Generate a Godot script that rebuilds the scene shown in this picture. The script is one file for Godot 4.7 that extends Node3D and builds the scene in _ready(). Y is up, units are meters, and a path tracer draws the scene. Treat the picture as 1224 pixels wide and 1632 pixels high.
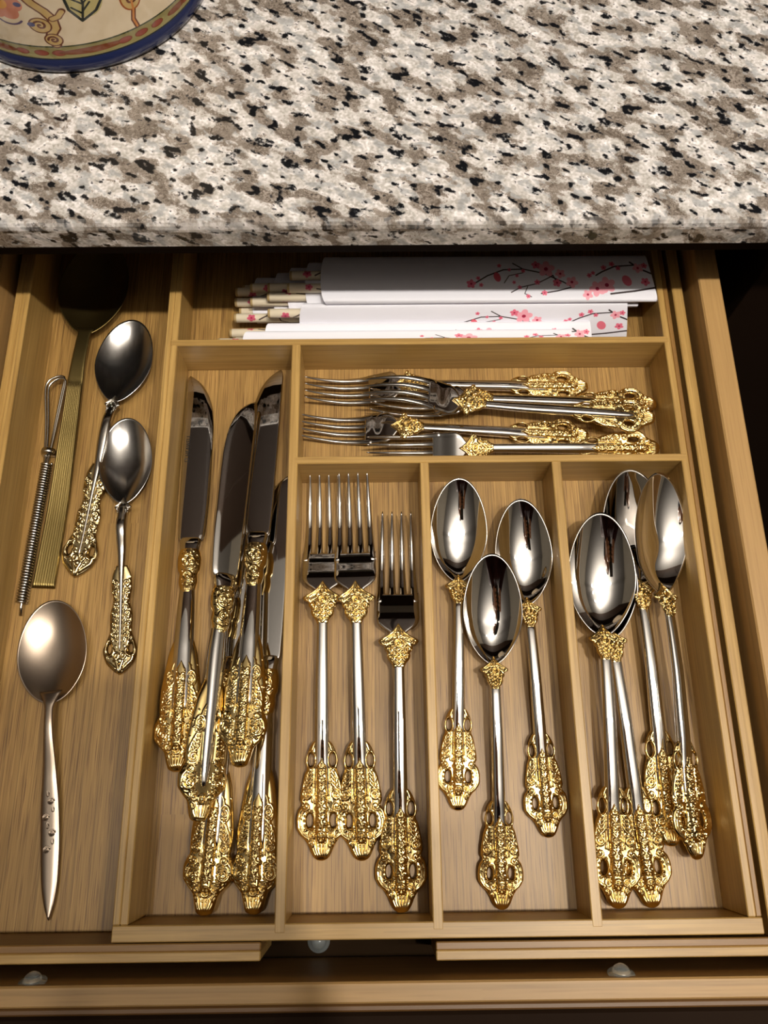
extends Node3D
# Metres, y up. The top of the cutlery tray lies at y = Y0; x and z have their zero at the tray's front, near its middle.
const Y0 := 0.86
const TF := -0.0303      # tray floor, below the tray top
const WF := -0.0363      # floor of the sliding side trays
const CT := 0.0835       # worktop surface, above the tray top
const S_LAMP := 0.57

var M := {}
var rng := RandomNumberGenerator.new()


func _ready() -> void:
	rng.seed = 7
	# ---- camera, light, exposure -------------------------------------------------
	var cam := Camera3D.new()
	cam.name = "camera"
	cam.fov = 65.083
	cam.near = 0.02
	cam.far = 30.0
	add_child(cam)
	cam.transform = Transform3D(Basis(Vector3(0.99992, 0.00487, 0.01131), Vector3(0.00905, 0.33144, -0.94343), Vector3(-0.00834, 0.94346, 0.33137)).orthonormalized(), Vector3(-0.02764, Y0 + 0.42524, -0.05767))
	cam.current = true
	var env := Environment.new()
	env.background_mode = Environment.BG_COLOR
	env.background_color = Color.BLACK
	env.tonemap_mode = Environment.TONE_MAPPER_LINEAR
	env.tonemap_exposure = 1.0
	env.sdfgi_enabled = true
	env.ssao_enabled = true
	env.ssil_enabled = true
	var we := WorldEnvironment.new()
	we.name = "environment"
	we.environment = env
	add_child(we)
	materials()
	ceiling_lights()
	room()
	worktop_and_cabinets()
	drawer()
	tray()
	canister()
	dinner_forks()
	teaspoons()
	tablespoons()
	knives()
	salad_forks()
	loose_utensils()
	chopsticks()
	photographer()


# ---- naming ---------------------------------------------------------------------
var used := {}

func numbered(called: String) -> String:
	var n: int = used.get(called, 0)
	used[called] = n + 1
	return called if n == 0 else "%s_%03d" % [called, n]


func tag(o: Node, label: String, category: String, group := "", kind := "") -> Node:
	o.set_meta("label", label)
	if category:
		o.set_meta("category", category)
	if group:
		o.set_meta("group", group)
	if kind:
		o.set_meta("kind", kind)
	return o


func thing(called: String, label: String, category: String, group := "") -> Node3D:
	var o := Node3D.new()
	o.name = numbered(called)
	add_child(o)
	tag(o, label, category, group)
	return o


func part(called: String, mesh: Mesh, mat: Material, parent: Node) -> MeshInstance3D:
	var o := MeshInstance3D.new()
	o.name = numbered(called) if parent == self else called
	o.mesh = mesh
	o.material_override = mat
	parent.add_child(o, true)
	return o


func struct(called: String, mesh: Mesh, mat: Material, at: Vector3) -> MeshInstance3D:
	var o := part(called, mesh, mat, self)
	o.position = at
	o.set_meta("kind", "structure")
	return o


# ---- mesh helpers -----------------------------------------------------------------
func closed(v: PackedVector3Array, idx: PackedInt32Array, uv := PackedVector2Array(), keep := false) -> ArrayMesh:
	if not keep:
		var vol := 0.0
		for i in range(0, idx.size(), 3):
			vol += v[idx[i]].dot(v[idx[i + 1]].cross(v[idx[i + 2]]))
		if vol > 0.0:
			for i in range(0, idx.size(), 3):
				var t := idx[i + 1]
				idx[i + 1] = idx[i + 2]
				idx[i + 2] = t
	var a := []
	a.resize(Mesh.ARRAY_MAX)
	a[Mesh.ARRAY_VERTEX] = v
	a[Mesh.ARRAY_INDEX] = idx
	if uv.size():
		a[Mesh.ARRAY_TEX_UV] = uv
	var st := SurfaceTool.new()
	st.create_from_arrays(a)
	st.generate_normals()
	st.index()
	return st.commit()


# a tube through rings of equally many points, closed at both ends
func loft(rings: Array, caps := true) -> ArrayMesh:
	var v := PackedVector3Array()
	var idx := PackedInt32Array()
	var n: int = rings[0].size()
	for r in rings:
		v.append_array(r)
	for i in rings.size() - 1:
		for j in n:
			var a := i * n + j
			var b := i * n + (j + 1) % n
			idx.append_array([a, b, a + n, b, b + n, a + n])
	if caps:
		for e in [0, rings.size() - 1]:
			var c := Vector3.ZERO
			for p in rings[e]:
				c += p
			var ci := v.size()
			v.append(c / n)
			for j in n:
				var a: int = e * n + j
				var b: int = e * n + (j + 1) % n
				if e == 0:
					idx.append_array([ci, b, a])
				else:
					idx.append_array([ci, a, b])
	return closed(v, idx)


func add_flat(st: SurfaceTool, pts: Array, uvs: Array, away: Vector3) -> void:
	var n: Vector3 = (pts[1] - pts[0]).cross(pts[2] - pts[0])
	var mid: Vector3 = (pts[0] + pts[1] + pts[2]) / 3.0
	for k in range(1, pts.size() - 1):
		var order := [0, k, k + 1]
		if n.dot(mid - away) > 0.0:
			order = [0, k + 1, k]
		for q in order:
			st.set_smooth_group(0xFFFFFFFF)
			st.set_uv(uvs[q])
			st.add_vertex(pts[q])


# a board with chamfered edges; the grain runs along axis g (0, 1 or 2)
func board(lo: Vector3, hi: Vector3, g := 0, c := 0.0006) -> ArrayMesh:
	var st := SurfaceTool.new()
	st.begin(Mesh.PRIMITIVE_TRIANGLES)
	var mid := (lo + hi) / 2.0
	var off := Vector2(rng.randf(), rng.randf())
	var o1 := (g + 1) % 3
	var o2 := (g + 2) % 3
	var uvf := func(p: Vector3) -> Vector2:
		return Vector2(p[g] / 0.5, (p[o1] + p[o2]) / 0.125) + off
	var h := (hi - lo) / 2.0
	c = minf(c, minf(h.x, minf(h.y, h.z)) * 0.6)
	var corner := func(sx: float, sy: float, sz: float, a: int) -> Vector3:
		var s := Vector3(sx, sy, sz)
		var p := Vector3.ZERO
		for k in 3:
			p[k] = mid[k] + s[k] * (h[k] - (0.0 if k == a else c))
		return p
	var put := func(list: Array) -> void:
		var uvs := []
		for p in list:
			uvs.append(uvf.call(p))
		add_flat(st, list, uvs, mid)
	for a in 3:
		var b := (a + 1) % 3
		var d := (a + 2) % 3
		for s in [-1.0, 1.0]:
			var q := []
			for t in [[-1.0, -1.0], [1.0, -1.0], [1.0, 1.0], [-1.0, 1.0]]:
				var sv := Vector3.ZERO
				sv[a] = s
				sv[b] = t[0]
				sv[d] = t[1]
				q.append(corner.call(sv.x, sv.y, sv.z, a))
			put.call(q)
		for s in [-1.0, 1.0]:
			for t in [-1.0, 1.0]:
				var q := []
				for e in [[-1.0, b], [1.0, b], [1.0, d], [-1.0, d]]:
					var sv := Vector3.ZERO
					sv[a] = e[0]
					sv[b] = s
					sv[d] = t
					q.append(corner.call(sv.x, sv.y, sv.z, e[1]))
				put.call(q)
	for sx in [-1.0, 1.0]:
		for sy in [-1.0, 1.0]:
			for sz in [-1.0, 1.0]:
				put.call([corner.call(sx, sy, sz, 0), corner.call(sx, sy, sz, 1), corner.call(sx, sy, sz, 2)])
	st.generate_normals()
	return st.commit()


# radius/height pairs turned about the y axis
func lathe(profile: PackedVector2Array, n := 48) -> ArrayMesh:
	var rings := []
	for p in profile:
		var r := PackedVector3Array()
		for k in n:
			var a := TAU * k / n
			r.append(Vector3(sin(a) * p.x, p.y, cos(a) * p.x))
		rings.append(r)
	return loft(rings)


func tube(path: PackedVector3Array, r: float, n := 8) -> ArrayMesh:
	var rings := []
	var x := Vector3.RIGHT
	for i in path.size():
		var d := (path[mini(i + 1, path.size() - 1)] - path[maxi(i - 1, 0)]).normalized()
		if absf(d.dot(x)) > 0.95:
			x = Vector3.UP if absf(d.y) < 0.9 else Vector3.BACK
		x = (x - d * d.dot(x)).normalized()
		var y := d.cross(x)
		var ring := PackedVector3Array()
		for k in n:
			var a := TAU * k / n
			ring.append(path[i] + (x * cos(a) + y * sin(a)) * r)
		rings.append(ring)
	return loft(rings)


# value at u of a smooth curve through (u, value) pairs
func curve(p: PackedVector2Array, u: float) -> float:
	var n := p.size()
	if u <= p[0].x:
		return p[0].y
	if u >= p[n - 1].x:
		return p[n - 1].y
	var i := 0
	while p[i + 1].x < u:
		i += 1
	var h := p[i + 1].x - p[i].x
	var t := (u - p[i].x) / h
	var m0 := (p[i + 1].y - p[i].y) / h
	var m1 := m0
	if i > 0:
		var l := (p[i].y - p[i - 1].y) / (p[i].x - p[i - 1].x)
		m0 = 0.0 if l * m0 <= 0.0 else 2.0 * l * m0 / (l + m0)
	if i < n - 2:
		var l := (p[i + 2].y - p[i + 1].y) / (p[i + 2].x - p[i + 1].x)
		m1 = 0.0 if l * m1 <= 0.0 else 2.0 * l * m1 / (l + m1)
	var t2 := t * t
	var t3 := t2 * t
	return (2 * t3 - 3 * t2 + 1) * p[i].y + (t3 - 2 * t2 + t) * h * m0 + (3 * t2 - 2 * t3) * p[i + 1].y + (t3 - t2) * h * m1


func scaled(p: PackedVector2Array, kx: float, ky: float) -> PackedVector2Array:
	var q := PackedVector2Array()
	for a in p:
		q.append(Vector2(a.x * kx, a.y * ky))
	return q


# ---- chased ornament: a plate over (s, v) with scrolls, beads and pierced holes. Units here are millimetres.
# stroke = [PackedVector2Array of (s, v), radius, height]; all are mirrored to v < 0
func dot(list: Array, s: float, v: float, r: float, h: float) -> void:
	list.append([PackedVector2Array([Vector2(s, v), Vector2(s + 0.01, v)]), r, h])


func ring(list: Array, s: float, v: float, rs: float, rv: float, r: float, h: float, a0 := 0.0, a1 := 360.0) -> void:
	var p := PackedVector2Array()
	var n := maxi(6, int(absf(a1 - a0) / 22.0))
	for k in n + 1:
		var a := deg_to_rad(lerpf(a0, a1, float(k) / n))
		p.append(Vector2(s + rs * cos(a), v + rv * sin(a)))
	list.append([p, r, h])


func spiral(list: Array, s: float, v: float, r0: float, r1: float, a0: float, a1: float, r: float, h: float) -> void:
	var p := PackedVector2Array()
	var n := maxi(8, int(absf(a1 - a0) / 20.0))
	for k in n + 1:
		var f := float(k) / n
		var a := deg_to_rad(lerpf(a0, a1, f))
		var q := lerpf(r0, r1, f)
		p.append(Vector2(s + q * cos(a), v + q * sin(a)))
	list.append([p, r, h])


func line(list: Array, pts: Array, r: float, h: float) -> void:
	var p := PackedVector2Array()
	for q in pts:
		p.append(Vector2(q[0], q[1]))
	list.append([p, r, h])


# profile (s, half width), holes [s, v, rs, rv], o: options
func plate(profile: PackedVector2Array, holes: Array, strokes: Array, spine: PackedVector2Array, o: Dictionary) -> ArrayMesh:
	var k: float = o.get("k", 1.0)            # overall size
	var kv: float = o.get("kv", k)            # size across
	var ds: float = o.get("ds", 0.3)
	var nt: int = o.get("nt", 78)
	var thick: float = o.get("thick", 1.3)
	var under: float = o.get("under", 0.8)
	var at: float = o.get("at", 0.0)          # u of s = 0
	var lift: float = o.get("lift", 0.0)
	var dome: float = o.get("dome", 4.0)      # exponent: 2 = round, 4 = flat with a rounded rim
	var strip_w: float = o.get("strip_w", 0.0)
	var strip_h: float = o.get("strip_h", 0.0)
	var strip_to: float = o.get("strip_to", 1000.0)
	var relief: float = o.get("relief", 1.0)
	var nose: float = o.get("nose", 1.0)       # length over which the s0 end is rounded off
	var strip_from: float = o.get("strip_from", -100.0)
	var s0 := profile[0].x
	var s1 := profile[profile.size() - 1].x
	var ns := int((s1 - s0) / ds) + 1
	var w := PackedFloat32Array()
	var ss := PackedFloat32Array()
	for i in ns + 1:
		var s := lerpf(s0, s1, float(i) / ns)
		ss.append(s)
		w.append(maxf(curve(profile, s), 0.05))
	var rows := ns + 1
	var cols := nt + 1
	var rel := PackedFloat32Array()
	rel.resize(rows * cols)
	var step := (s1 - s0) / ns
	for st in strokes:
		var p: PackedVector2Array = st[0]
		var r: float = st[1]
		var h: float = st[2]
		for sign in [1.0, -1.0]:
			for q in p.size() - 1:
				var a := Vector2(p[q].x, p[q].y * sign)
				var b := Vector2(p[q + 1].x, p[q + 1].y * sign)
				var ab := b - a
				var l2 := maxf(ab.length_squared(), 1e-9)
				var i0 := maxi(0, int(floor((minf(a.x, b.x) - r - s0) / step)))
				var i1 := mini(ns, int(ceil((maxf(a.x, b.x) + r - s0) / step)))
				var vlo := minf(a.y, b.y) - r
				var vhi := maxf(a.y, b.y) + r
				for i in range(i0, i1 + 1):
					var j0 := maxi(0, int(floor((vlo / w[i] + 1.0) * 0.5 * nt)))
					var j1 := mini(nt, int(ceil((vhi / w[i] + 1.0) * 0.5 * nt)))
					for j in range(j0, j1 + 1):
						var c := Vector2(ss[i], (2.0 * j / nt - 1.0) * w[i])
						var t := clampf((c - a).dot(ab) / l2, 0.0, 1.0)
						var d := (c - a - ab * t).length_squared() / (r * r)
						if d < 1.0:
							var z := h * sqrt(1.0 - d)
							if z > rel[i * cols + j]:
								rel[i * cols + j] = z
	var v := PackedVector3Array()
	var low := PackedVector3Array()
	v.resize(rows * cols)
	low.resize(rows * cols)
	var gone := PackedByteArray()
	gone.resize(rows * cols)
	for i in rows:
		var up := curve(spine, at + ss[i] * k) + lift
		var ends := minf(1.0, minf((ss[i] - s0) / nose, s1 - ss[i]))
		for j in cols:
			var n := i * cols + j
			var t := 2.0 * j / nt - 1.0
			var c := Vector2(ss[i], t * w[i])
			var edge := pow(maxf(0.0, 1.0 - pow(absf(t), dome)), 0.5)
			edge *= sqrt(maxf(0.0, 1.0 - pow(1.0 - ends, 2.0)))
			for hole in holes:
				var cv: float = absf(c.y) - hole[1]
				var e := Vector2((c.x - hole[0]) / hole[2], cv / hole[3])
				var l := e.length()
				var dist: float = (l - 1.0) * minf(hole[2], hole[3])
				if dist < 0.24:
					if dist > -0.24:
						if l > 1e-4:
							c = Vector2(hole[0] + e.x / l * hole[2], (hole[1] + e.y / l * hole[3]) * (1.0 if c.y >= 0.0 else -1.0))
						edge = 0.0
					else:
						gone[n] = 1
				elif dist < 1.0:
					edge *= sqrt(1.0 - pow(1.0 - (dist - 0.24) / 0.76, 2.0))
			var top := thick + relief * rel[n]
			if strip_h > 0.0 and ss[i] < strip_to and ss[i] > strip_from and absf(c.y) < strip_w * minf(1.0, (strip_to - ss[i]) / 5.0):
				top += minf(1.0, (ss[i] - strip_from) / 3.0) * strip_h * sqrt(maxf(0.0, 1.0 - pow(minf(1.0, absf(c.y) / (strip_w * minf(1.0, (strip_to - ss[i]) / 5.0))), 4.0)))
			v[n] = Vector3(c.y * kv, up + top * edge * k, -(at + c.x * k)) * 0.001
			low[n] = Vector3(c.y * kv, up - under * edge * k, -(at + c.x * k)) * 0.001
	var idx := PackedInt32Array()
	var base := v.size()
	v.append_array(low)
	for i in rows - 1:
		for j in cols - 1:
			var a := i * cols + j
			if gone[a] or gone[a + 1] or gone[a + cols] or gone[a + cols + 1]:
				continue
			idx.append_array([a, a + 1, a + cols, a + 1, a + cols + 1, a + cols])
			idx.append_array([base + a, base + a + cols, base + a + 1, base + a + 1, base + a + cols, base + a + cols + 1])
	return closed(v, idx)


const TERM := [[0, 0.8], [0.5, 2.4], [1.4, 3.7], [3.6, 5.2], [7.5, 7.0], [10.1, 8.7], [12.7, 11.4], [16.6, 13.3], [19.9, 13.4], [24.5, 12.4], [27.4, 10.6], [29.7, 11.4], [33, 11.2], [36.2, 10.6], [42.7, 9.2], [45.4, 8.1], [49.2, 8.8], [53.1, 7.9], [58.4, 5.4], [61, 2.4]]
const TERM_KNIFE := [[0, 0.9], [0.5, 2.6], [1.5, 4.2], [5, 5.6], [10, 7.0], [14, 10.5], [18, 13.2], [23, 13.6], [27, 12.4], [30, 10.9], [32, 11.2], [40, 11.4], [50, 10.4], [58, 9.2], [64, 8.2], [70, 6.4], [75, 4.6]]
const TERM_OLD := [[0, 0.3], [2, 3.0], [7, 6.8], [12, 8.0], [17, 6.6], [22, 5.2], [30, 5.3], [38, 3.9], [44, 4.9], [50, 4.6], [56, 2.6]]


func pv(list: Array) -> PackedVector2Array:
	var p := PackedVector2Array()
	for a in list:
		p.append(Vector2(a[0], a[1]))
	return p


func terminal_strokes(pierced: bool, ridge: bool) -> Array:
	var r := RandomNumberGenerator.new()
	r.seed = 11
	var l := []
	# tail shell
	for q in [[0.0, 0.0], [1.0, 2.0], [2.0, 3.8], [3.0, 5.4]]:
		line(l, [[2.6, q[0]], [5.0, (q[0] + q[1]) * 0.5], [8.6, q[1]]], 0.7, 0.6)
	spiral(l, 8.6, 5.6, 2.0, 0.5, 200, 560, 0.6, 0.9)
	# rosettes
	ring(l, 11.6, 0, 2.3, 2.2, 0.65, 0.9)
	dot(l, 11.6, 0, 1.1, 1.0)
	for a in 5:
		dot(l, 11.6 + 1.2 * cos(a * TAU / 5), 1.2 * sin(a * TAU / 5), 0.5, 0.9)
	ring(l, 12.6, 4.7, 1.6, 1.5, 0.55, 0.9)
	dot(l, 12.6, 4.7, 0.8, 1.0)
	dot(l, 15.2, 3.6, 0.8, 0.9)
	# big C-scroll round the lower hole
	line(l, [[10.8, 7.6], [12.6, 10.2], [15.6, 12.2], [19.5, 12.6], [23.4, 11.9], [26.2, 10.0]], 0.85, 0.9)
	line(l, [[12.2, 7.6], [14.2, 9.9], [17, 11.0], [20, 11.0], [23, 10.2], [25, 8.6]], 0.45, 0.5)
	spiral(l, 26.6, 8.2, 2.6, 0.6, 40, 420, 0.65, 1.1)
	dot(l, 26.6, 8.2, 1.0, 1.1)
	for a in 9:
		var t := deg_to_rad(-60.0 + a * 30.0)
		dot(l, 19.4 + 4.6 * cos(t), 6.3 + 2.75 * maxf(-0.4, sin(t)), 0.5, 0.7)
	# side panels of leaves
	spiral(l, 32.6, 7.6, 3.0, 0.5, -30, 620, 0.6, 0.95)
	dot(l, 30.2, 10.2, 0.8, 0.8)
	line(l, [[30, 9.6], [34, 10.3], [38, 9.6], [42, 8.2], [45, 6.8]], 0.55, 0.7)
	for a in 7:
		dot(l, 29.6 + a * 2.1, 10.6 - a * 0.36 - 0.5, 0.45, 0.9)
	for a in 5:
		var s := 36.0 + a * 2.0
		line(l, [[s, 7.6 - a * 0.2], [s + 1.0, 6.2 - a * 0.1], [s + 2.6, 5.0]], 0.6, 0.85)
		line(l, [[s, 7.6 - a * 0.2], [s + 1.8, 8.6 - a * 0.4]], 0.5, 0.7)
	line(l, [[29, 5.0], [31, 4.6], [46, 4.5]], 0.45, 0.5)
	# upper ring and its tip
	ring(l, 49.8, 5.8, 4.3, 2.5, 0.6, 0.8)
	line(l, [[54, 5.4], [57, 4.6], [60, 3.2]], 0.7, 0.8)
	for a in 5:
		dot(l, 52.5 + a * 1.5, 6.6 - a * 0.8, 0.5, 0.7)
	dot(l, 45.6, 6.6, 1.0, 1.1)
	if not pierced:
		for a in 6:
			line(l, [[15.5 + a * 1.8, 5.2], [16.5 + a * 1.7, 8.6 + 0.6 * sin(a * 0.6)]], 0.6, 0.8)
		spiral(l, 19.5, 8.2, 3.2, 0.4, 90, 640, 0.7, 1.1)
		spiral(l, 50.0, 5.8, 2.0, 0.4, 0, 500, 0.55, 0.9)
	# middle strip: little flowers and leaf pairs
	if not ridge:
		for a in 5:
			var s := 17.5 + a * 7.4
			for b in 5:
				dot(l, s + 1.25 * cos(b * TAU / 5 + a), 1.25 * sin(b * TAU / 5 + a), 0.72, 0.7)
			dot(l, s, 0, 0.6, 1.0)
			line(l, [[s + 2.2, 0.2], [s + 3.8, 1.4], [s + 4.0, 2.6]], 0.55, 0.7)
			line(l, [[s + 3.6, 0.2], [s + 5.2, 1.2], [s + 5.2, 2.4]], 0.55, 0.7)
			spiral(l, s + 0.4, 2.6, 0.9, 0.3, 0, 360, 0.4, 0.6)
	for a in 64:
		dot(l, r.randf_range(2, 58), r.randf_range(0, 12) if not ridge else r.randf_range(3.2, 12), r.randf_range(0.3, 0.62), r.randf_range(0.35, 0.75))
	return l


func terminal(spine: PackedVector2Array, k: float, pierced := true, ridge := false, thick := 1.3, knife := false, at := 0.0) -> ArrayMesh:
	var holes := [[19.5, 6.2, 3.3, 1.65], [49.9, 5.7, 3.2, 1.55]] if pierced else []
	var o := {"k": k, "at": at, "thick": thick, "under": thick * 0.7, "dome": 4.0 if not knife else 3.0, "nt": 84}
	if not ridge:
		o.merge({"strip_w": 3.0, "strip_h": 2.1 if not knife else 1.9, "strip_to": 51.0 if not knife else 60.0, "strip_from": 8.5 if not knife else 11.0, "nose": 4.0})
	return plate(pv(TERM_KNIFE if knife else TERM), holes, terminal_strokes(pierced, ridge), spine, o)


func collar(spine: PackedVector2Array, at: float, k: float, kv: float, lift := 0.6, thick := 1.1) -> ArrayMesh:
	var l := []
	line(l, [[25, 0.1], [22.4, 1.4], [20, 3.2], [17.8, 6.2], [15.6, 9.6]], 0.85, 0.9)
	line(l, [[22.5, 0.1], [20, 1.4], [17.6, 3.8], [15.2, 7.2]], 0.5, 0.6)
	spiral(l, 13.4, 8.4, 1.9, 0.4, 20, 500, 0.65, 1.0)
	spiral(l, 10.0, 5.2, 2.4, 0.5, 100, 560, 0.65, 1.1)
	spiral(l, 5.6, 4.0, 1.9, 0.4, 200, 620, 0.6, 1.0)
	ring(l, 13.5, 0, 2.2, 2.4, 0.6, 1.0)
	dot(l, 13.5, 0, 1.2, 1.2)
	ring(l, 18.4, 0, 1.4, 1.3, 0.5, 0.8)
	dot(l, 18.4, 0, 0.7, 0.8)
	for a in 4:
		line(l, [[1.0 + a * 2.4, 0.1], [2.6 + a * 2.4, 1.4], [2.4 + a * 2.4, 3.0]], 0.6, 0.8)
	for a in 5:
		dot(l, 15.6 - a * 0.4, 2.8 + a * 1.1, 0.55, 0.9)
	var r := RandomNumberGenerator.new()
	r.seed = 5
	for a in 34:
		dot(l, r.randf_range(1, 19), r.randf_range(0, 7), r.randf_range(0.3, 0.6), r.randf_range(0.4, 0.8))
	var prof := pv([[0, 2.9], [2, 3.6], [5, 5.8], [7, 6.4], [8, 6.2], [10.4, 7.7], [12, 7.6], [13.4, 10.2], [15, 10.9], [16.2, 9.6], [18, 6.5], [20, 4.0], [22, 2.2], [24, 0.8], [25, 0.15]])
	return plate(prof, [], l, spine, {"k": k, "kv": kv, "at": at, "lift": lift, "thick": thick, "under": 0.8, "nt": 60, "ds": 0.28})


# the bar between collar and terminal; shape = (u, half width), tall = (u, half height)
func stem(spine: PackedVector2Array, shape: PackedVector2Array, tall: PackedVector2Array, u0: float, u1: float, n := 40, sharp := 2.6) -> ArrayMesh:
	var rings := []
	for i in n + 1:
		var u := lerpf(u0, u1, float(i) / n)
		var ringp := PackedVector3Array()
		var e := 1.0
		if i == 0 or i == n:
			e = 0.55
		for q in 28:
			var a := TAU * q / 28
			var c := cos(a)
			var s := sin(a)
			var x := signf(c) * pow(absf(c), 2.0 / sharp) * curve(shape, u) * e
			var y := signf(s) * pow(absf(s), 2.0 / sharp) * curve(tall, u) * e
			ringp.append(Vector3(x, curve(spine, u) + y, -u) * 0.001)
		rings.append(ringp)
	return loft(rings)


func place(o: Node3D, tail: Vector3, tip: Vector3, roll := 0.0) -> Node3D:
	var z := (tail - tip).normalized()
	var x := Vector3.UP.cross(z).normalized()
	var y := z.cross(x)
	o.transform = Transform3D(Basis(x, y, z).rotated(z, deg_to_rad(roll)), tail + Vector3(0, Y0, 0))
	return o


# ---- forks and spoons -------------------------------------------------------------
func fork_spine(k: float) -> PackedVector2Array:
	return scaled(pv([[0, 3.2], [30, 4.2], [70, 7.6], [110, 11.4], [135, 12.6], [148, 11.2], [160, 7.0], [172, 3.4], [182, 2.6], [195, 5.0], [205, 8.6], [213, 12.6]]), k, k)


func build_fork(o: Node3D, k: float, ridge := false) -> void:
	var sp := fork_spine(k)
	if ridge:
		# seen from behind: the curves turn the other way
		for i in sp.size():
			sp[i].y = 15.0 * k - sp[i].y
	part("terminal", terminal(sp, k, true, ridge), M.gold, o)
	part("collar", collar(sp, 122.0 * k, k, k * 1.02, 0.9), M.gold, o)
	var from := 14.0 if ridge else 27.0
	part("stem", stem(sp, scaled(pv([[14, 1.2], [22, 2.6], [50, 3.5], [80, 3.7], [120, 3.0], [146, 2.8]] if ridge else [[27, 3.0], [35, 4.3], [50, 4.1], [80, 3.7], [120, 3.0], [146, 2.8]]), k, k), scaled(pv([[14, 2.4], [22, 2.9], [52, 2.9], [90, 2.3], [146, 1.6]] if ridge else [[27, 1.4], [34, 2.35], [50, 2.7], [60, 3.1], [90, 2.4], [146, 1.6]]), k, k), from * k, 146.0 * k), M.silver, o)
	var head := plate(scaled(pv([[140, 2.6], [142.5, 5.4], [145, 9.0], [147.5, 11.2], [150, 12.0], [156, 12.0], [165, 11.9], [166, 11.9]]), 1.0, 1.0), [], [], sp, {"k": k, "thick": 0.9, "under": 0.9, "ds": 0.8, "nt": 30, "dome": 8.0})
	part("head", head, M.silver, o)
	for c in [-9.4, -3.15, 3.15, 9.4]:
		var rings := []
		for i in 26:
			var f := i / 25.0
			var u := lerpf(160.0, 213.0, f) * k
			var cx := lerpf(c, c * 0.88, f) * k
			var hw := curve(pv([[0, 2.75], [0.07, 2.55], [0.14, 2.2], [0.6, 1.45], [0.95, 0.75], [1, 0.3]]), f) * k
			var hh := curve(pv([[0, 0.85], [0.5, 1.15], [0.95, 0.7], [1, 0.3]]), f) * k
			var ringp := PackedVector3Array()
			for q in 14:
				var a := TAU * q / 14
				ringp.append(Vector3(cx + hw * cos(a), curve(sp, u) + hh * sin(a), -u) * 0.001)
			rings.append(ringp)
		part("tine", loft(rings), M.silver, o)


func bowl(ub: float, length: float, half: float, depth: float, rim: float, egg: float, k := 1.0, neck := 0.3, tilt := 0.0, shift := 0.0) -> ArrayMesh:
	# rings from the middle of the bowl out to the rim, then back underneath
	var na := 96
	var nr := 26
	var v := PackedVector3Array()
	var idx := PackedInt32Array()
	var mid := ub + length * 0.5
	for side in 2:
		for i in nr + 1:
			var rho := float(i) / nr
			if side == 1:
				rho = 1.0 - rho
			for j in na:
				var a := TAU * j / na
				var sn := sin(a)
				var x := half * cos(a) * (1.0 + egg * sn)
				if sn < 0.0:
					x *= 1.0 - neck * pow(-sn, 2.0)
				var dz := length * 0.5 * sn
				var out := rho
				if side == 1:
					out = rho * 1.0
				var at := mid + dz * out - shift * length * (1.0 - rho)
				var h := rim - depth * (1.0 - pow(rho, 2.3)) + tilt * (at - ub) * smoothstep(0.0, length * 0.4, at - ub)
				if side == 1:
					h -= 0.9 * minf(1.0, (1.0 - rho) * 8.0) + 0.2
				v.append(Vector3(x * out, h, -at) * 0.001 * k)
	var rows := 2 * (nr + 1)
	for i in rows - 1:
		for j in na:
			var a := i * na + j
			var b := i * na + (j + 1) % na
			idx.append_array([a, b, a + na, b, b + na, a + na])
	return closed(v, idx)


func build_spoon(o: Node3D, L: float, k: float, half: float, blen: float, depth: float, ridge := false) -> void:
	var ub := L - blen
	var rim := depth + 1.3
	var sp := pv([[0, 3.2], [30 * k, 4.2], [70 * k, 8.0], [100 * k, 11.5], [ub - 14, 12.4], [ub - 6, rim + 1.2], [ub + 1, rim - 0.3], [ub + 7, rim - 2.8], [ub + 12, rim - 5.0]])
	part("terminal", terminal(sp, k, true, ridge), M.gold, o)
	part("collar", collar(sp, ub - 14.0, 0.86 * k, 0.80 * k, 0.7), M.gold, o)
	part("stem", stem(sp, scaled(pv([[27, 3.0], [35, 4.3], [50, 4.1], [80, 3.7], [120, 3.0]]), k, k), scaled(pv([[27, 1.4], [34, 2.35], [50, 2.7], [60, 3.1], [90, 2.4], [130, 1.6]]), k, k), 27.0 * k, ub + 1.0), M.silver, o)
	part("bowl", bowl(ub, blen, half, depth, rim, -0.10, 1.0, 0.3, 0.19, 0.08), M.silver, o)


func copy(o: Node3D, called: String, label: String, category: String, group: String) -> Node3D:
	var c: Node3D = o.duplicate()
	c.name = numbered(called)
	add_child(c)
	tag(c, label, category, group)
	return c


func dinner_forks() -> void:
	var g := "dinner forks in the tray"
	var a := thing("dinner_fork", "silver and gold dinner fork nearest the knife compartment, lying left of the other two", "fork", g)
	build_fork(a, 1.0)
	place(a, Vector3(-0.0583, TF, -0.0253), Vector3(-0.0592, TF, -0.2375))
	place(copy(a, "dinner_fork", "middle dinner fork of three, its tines overlapping the fork beside it", "fork", g), Vector3(-0.0372, TF, -0.0250), Vector3(-0.0418, TF + 0.0024, -0.2366))
	place(copy(a, "dinner_fork", "dinner fork lying lower than its two neighbours, beside the teaspoon divider", "fork", g), Vector3(-0.0171, TF, -0.0004), Vector3(-0.0163, TF, -0.2152))


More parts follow.
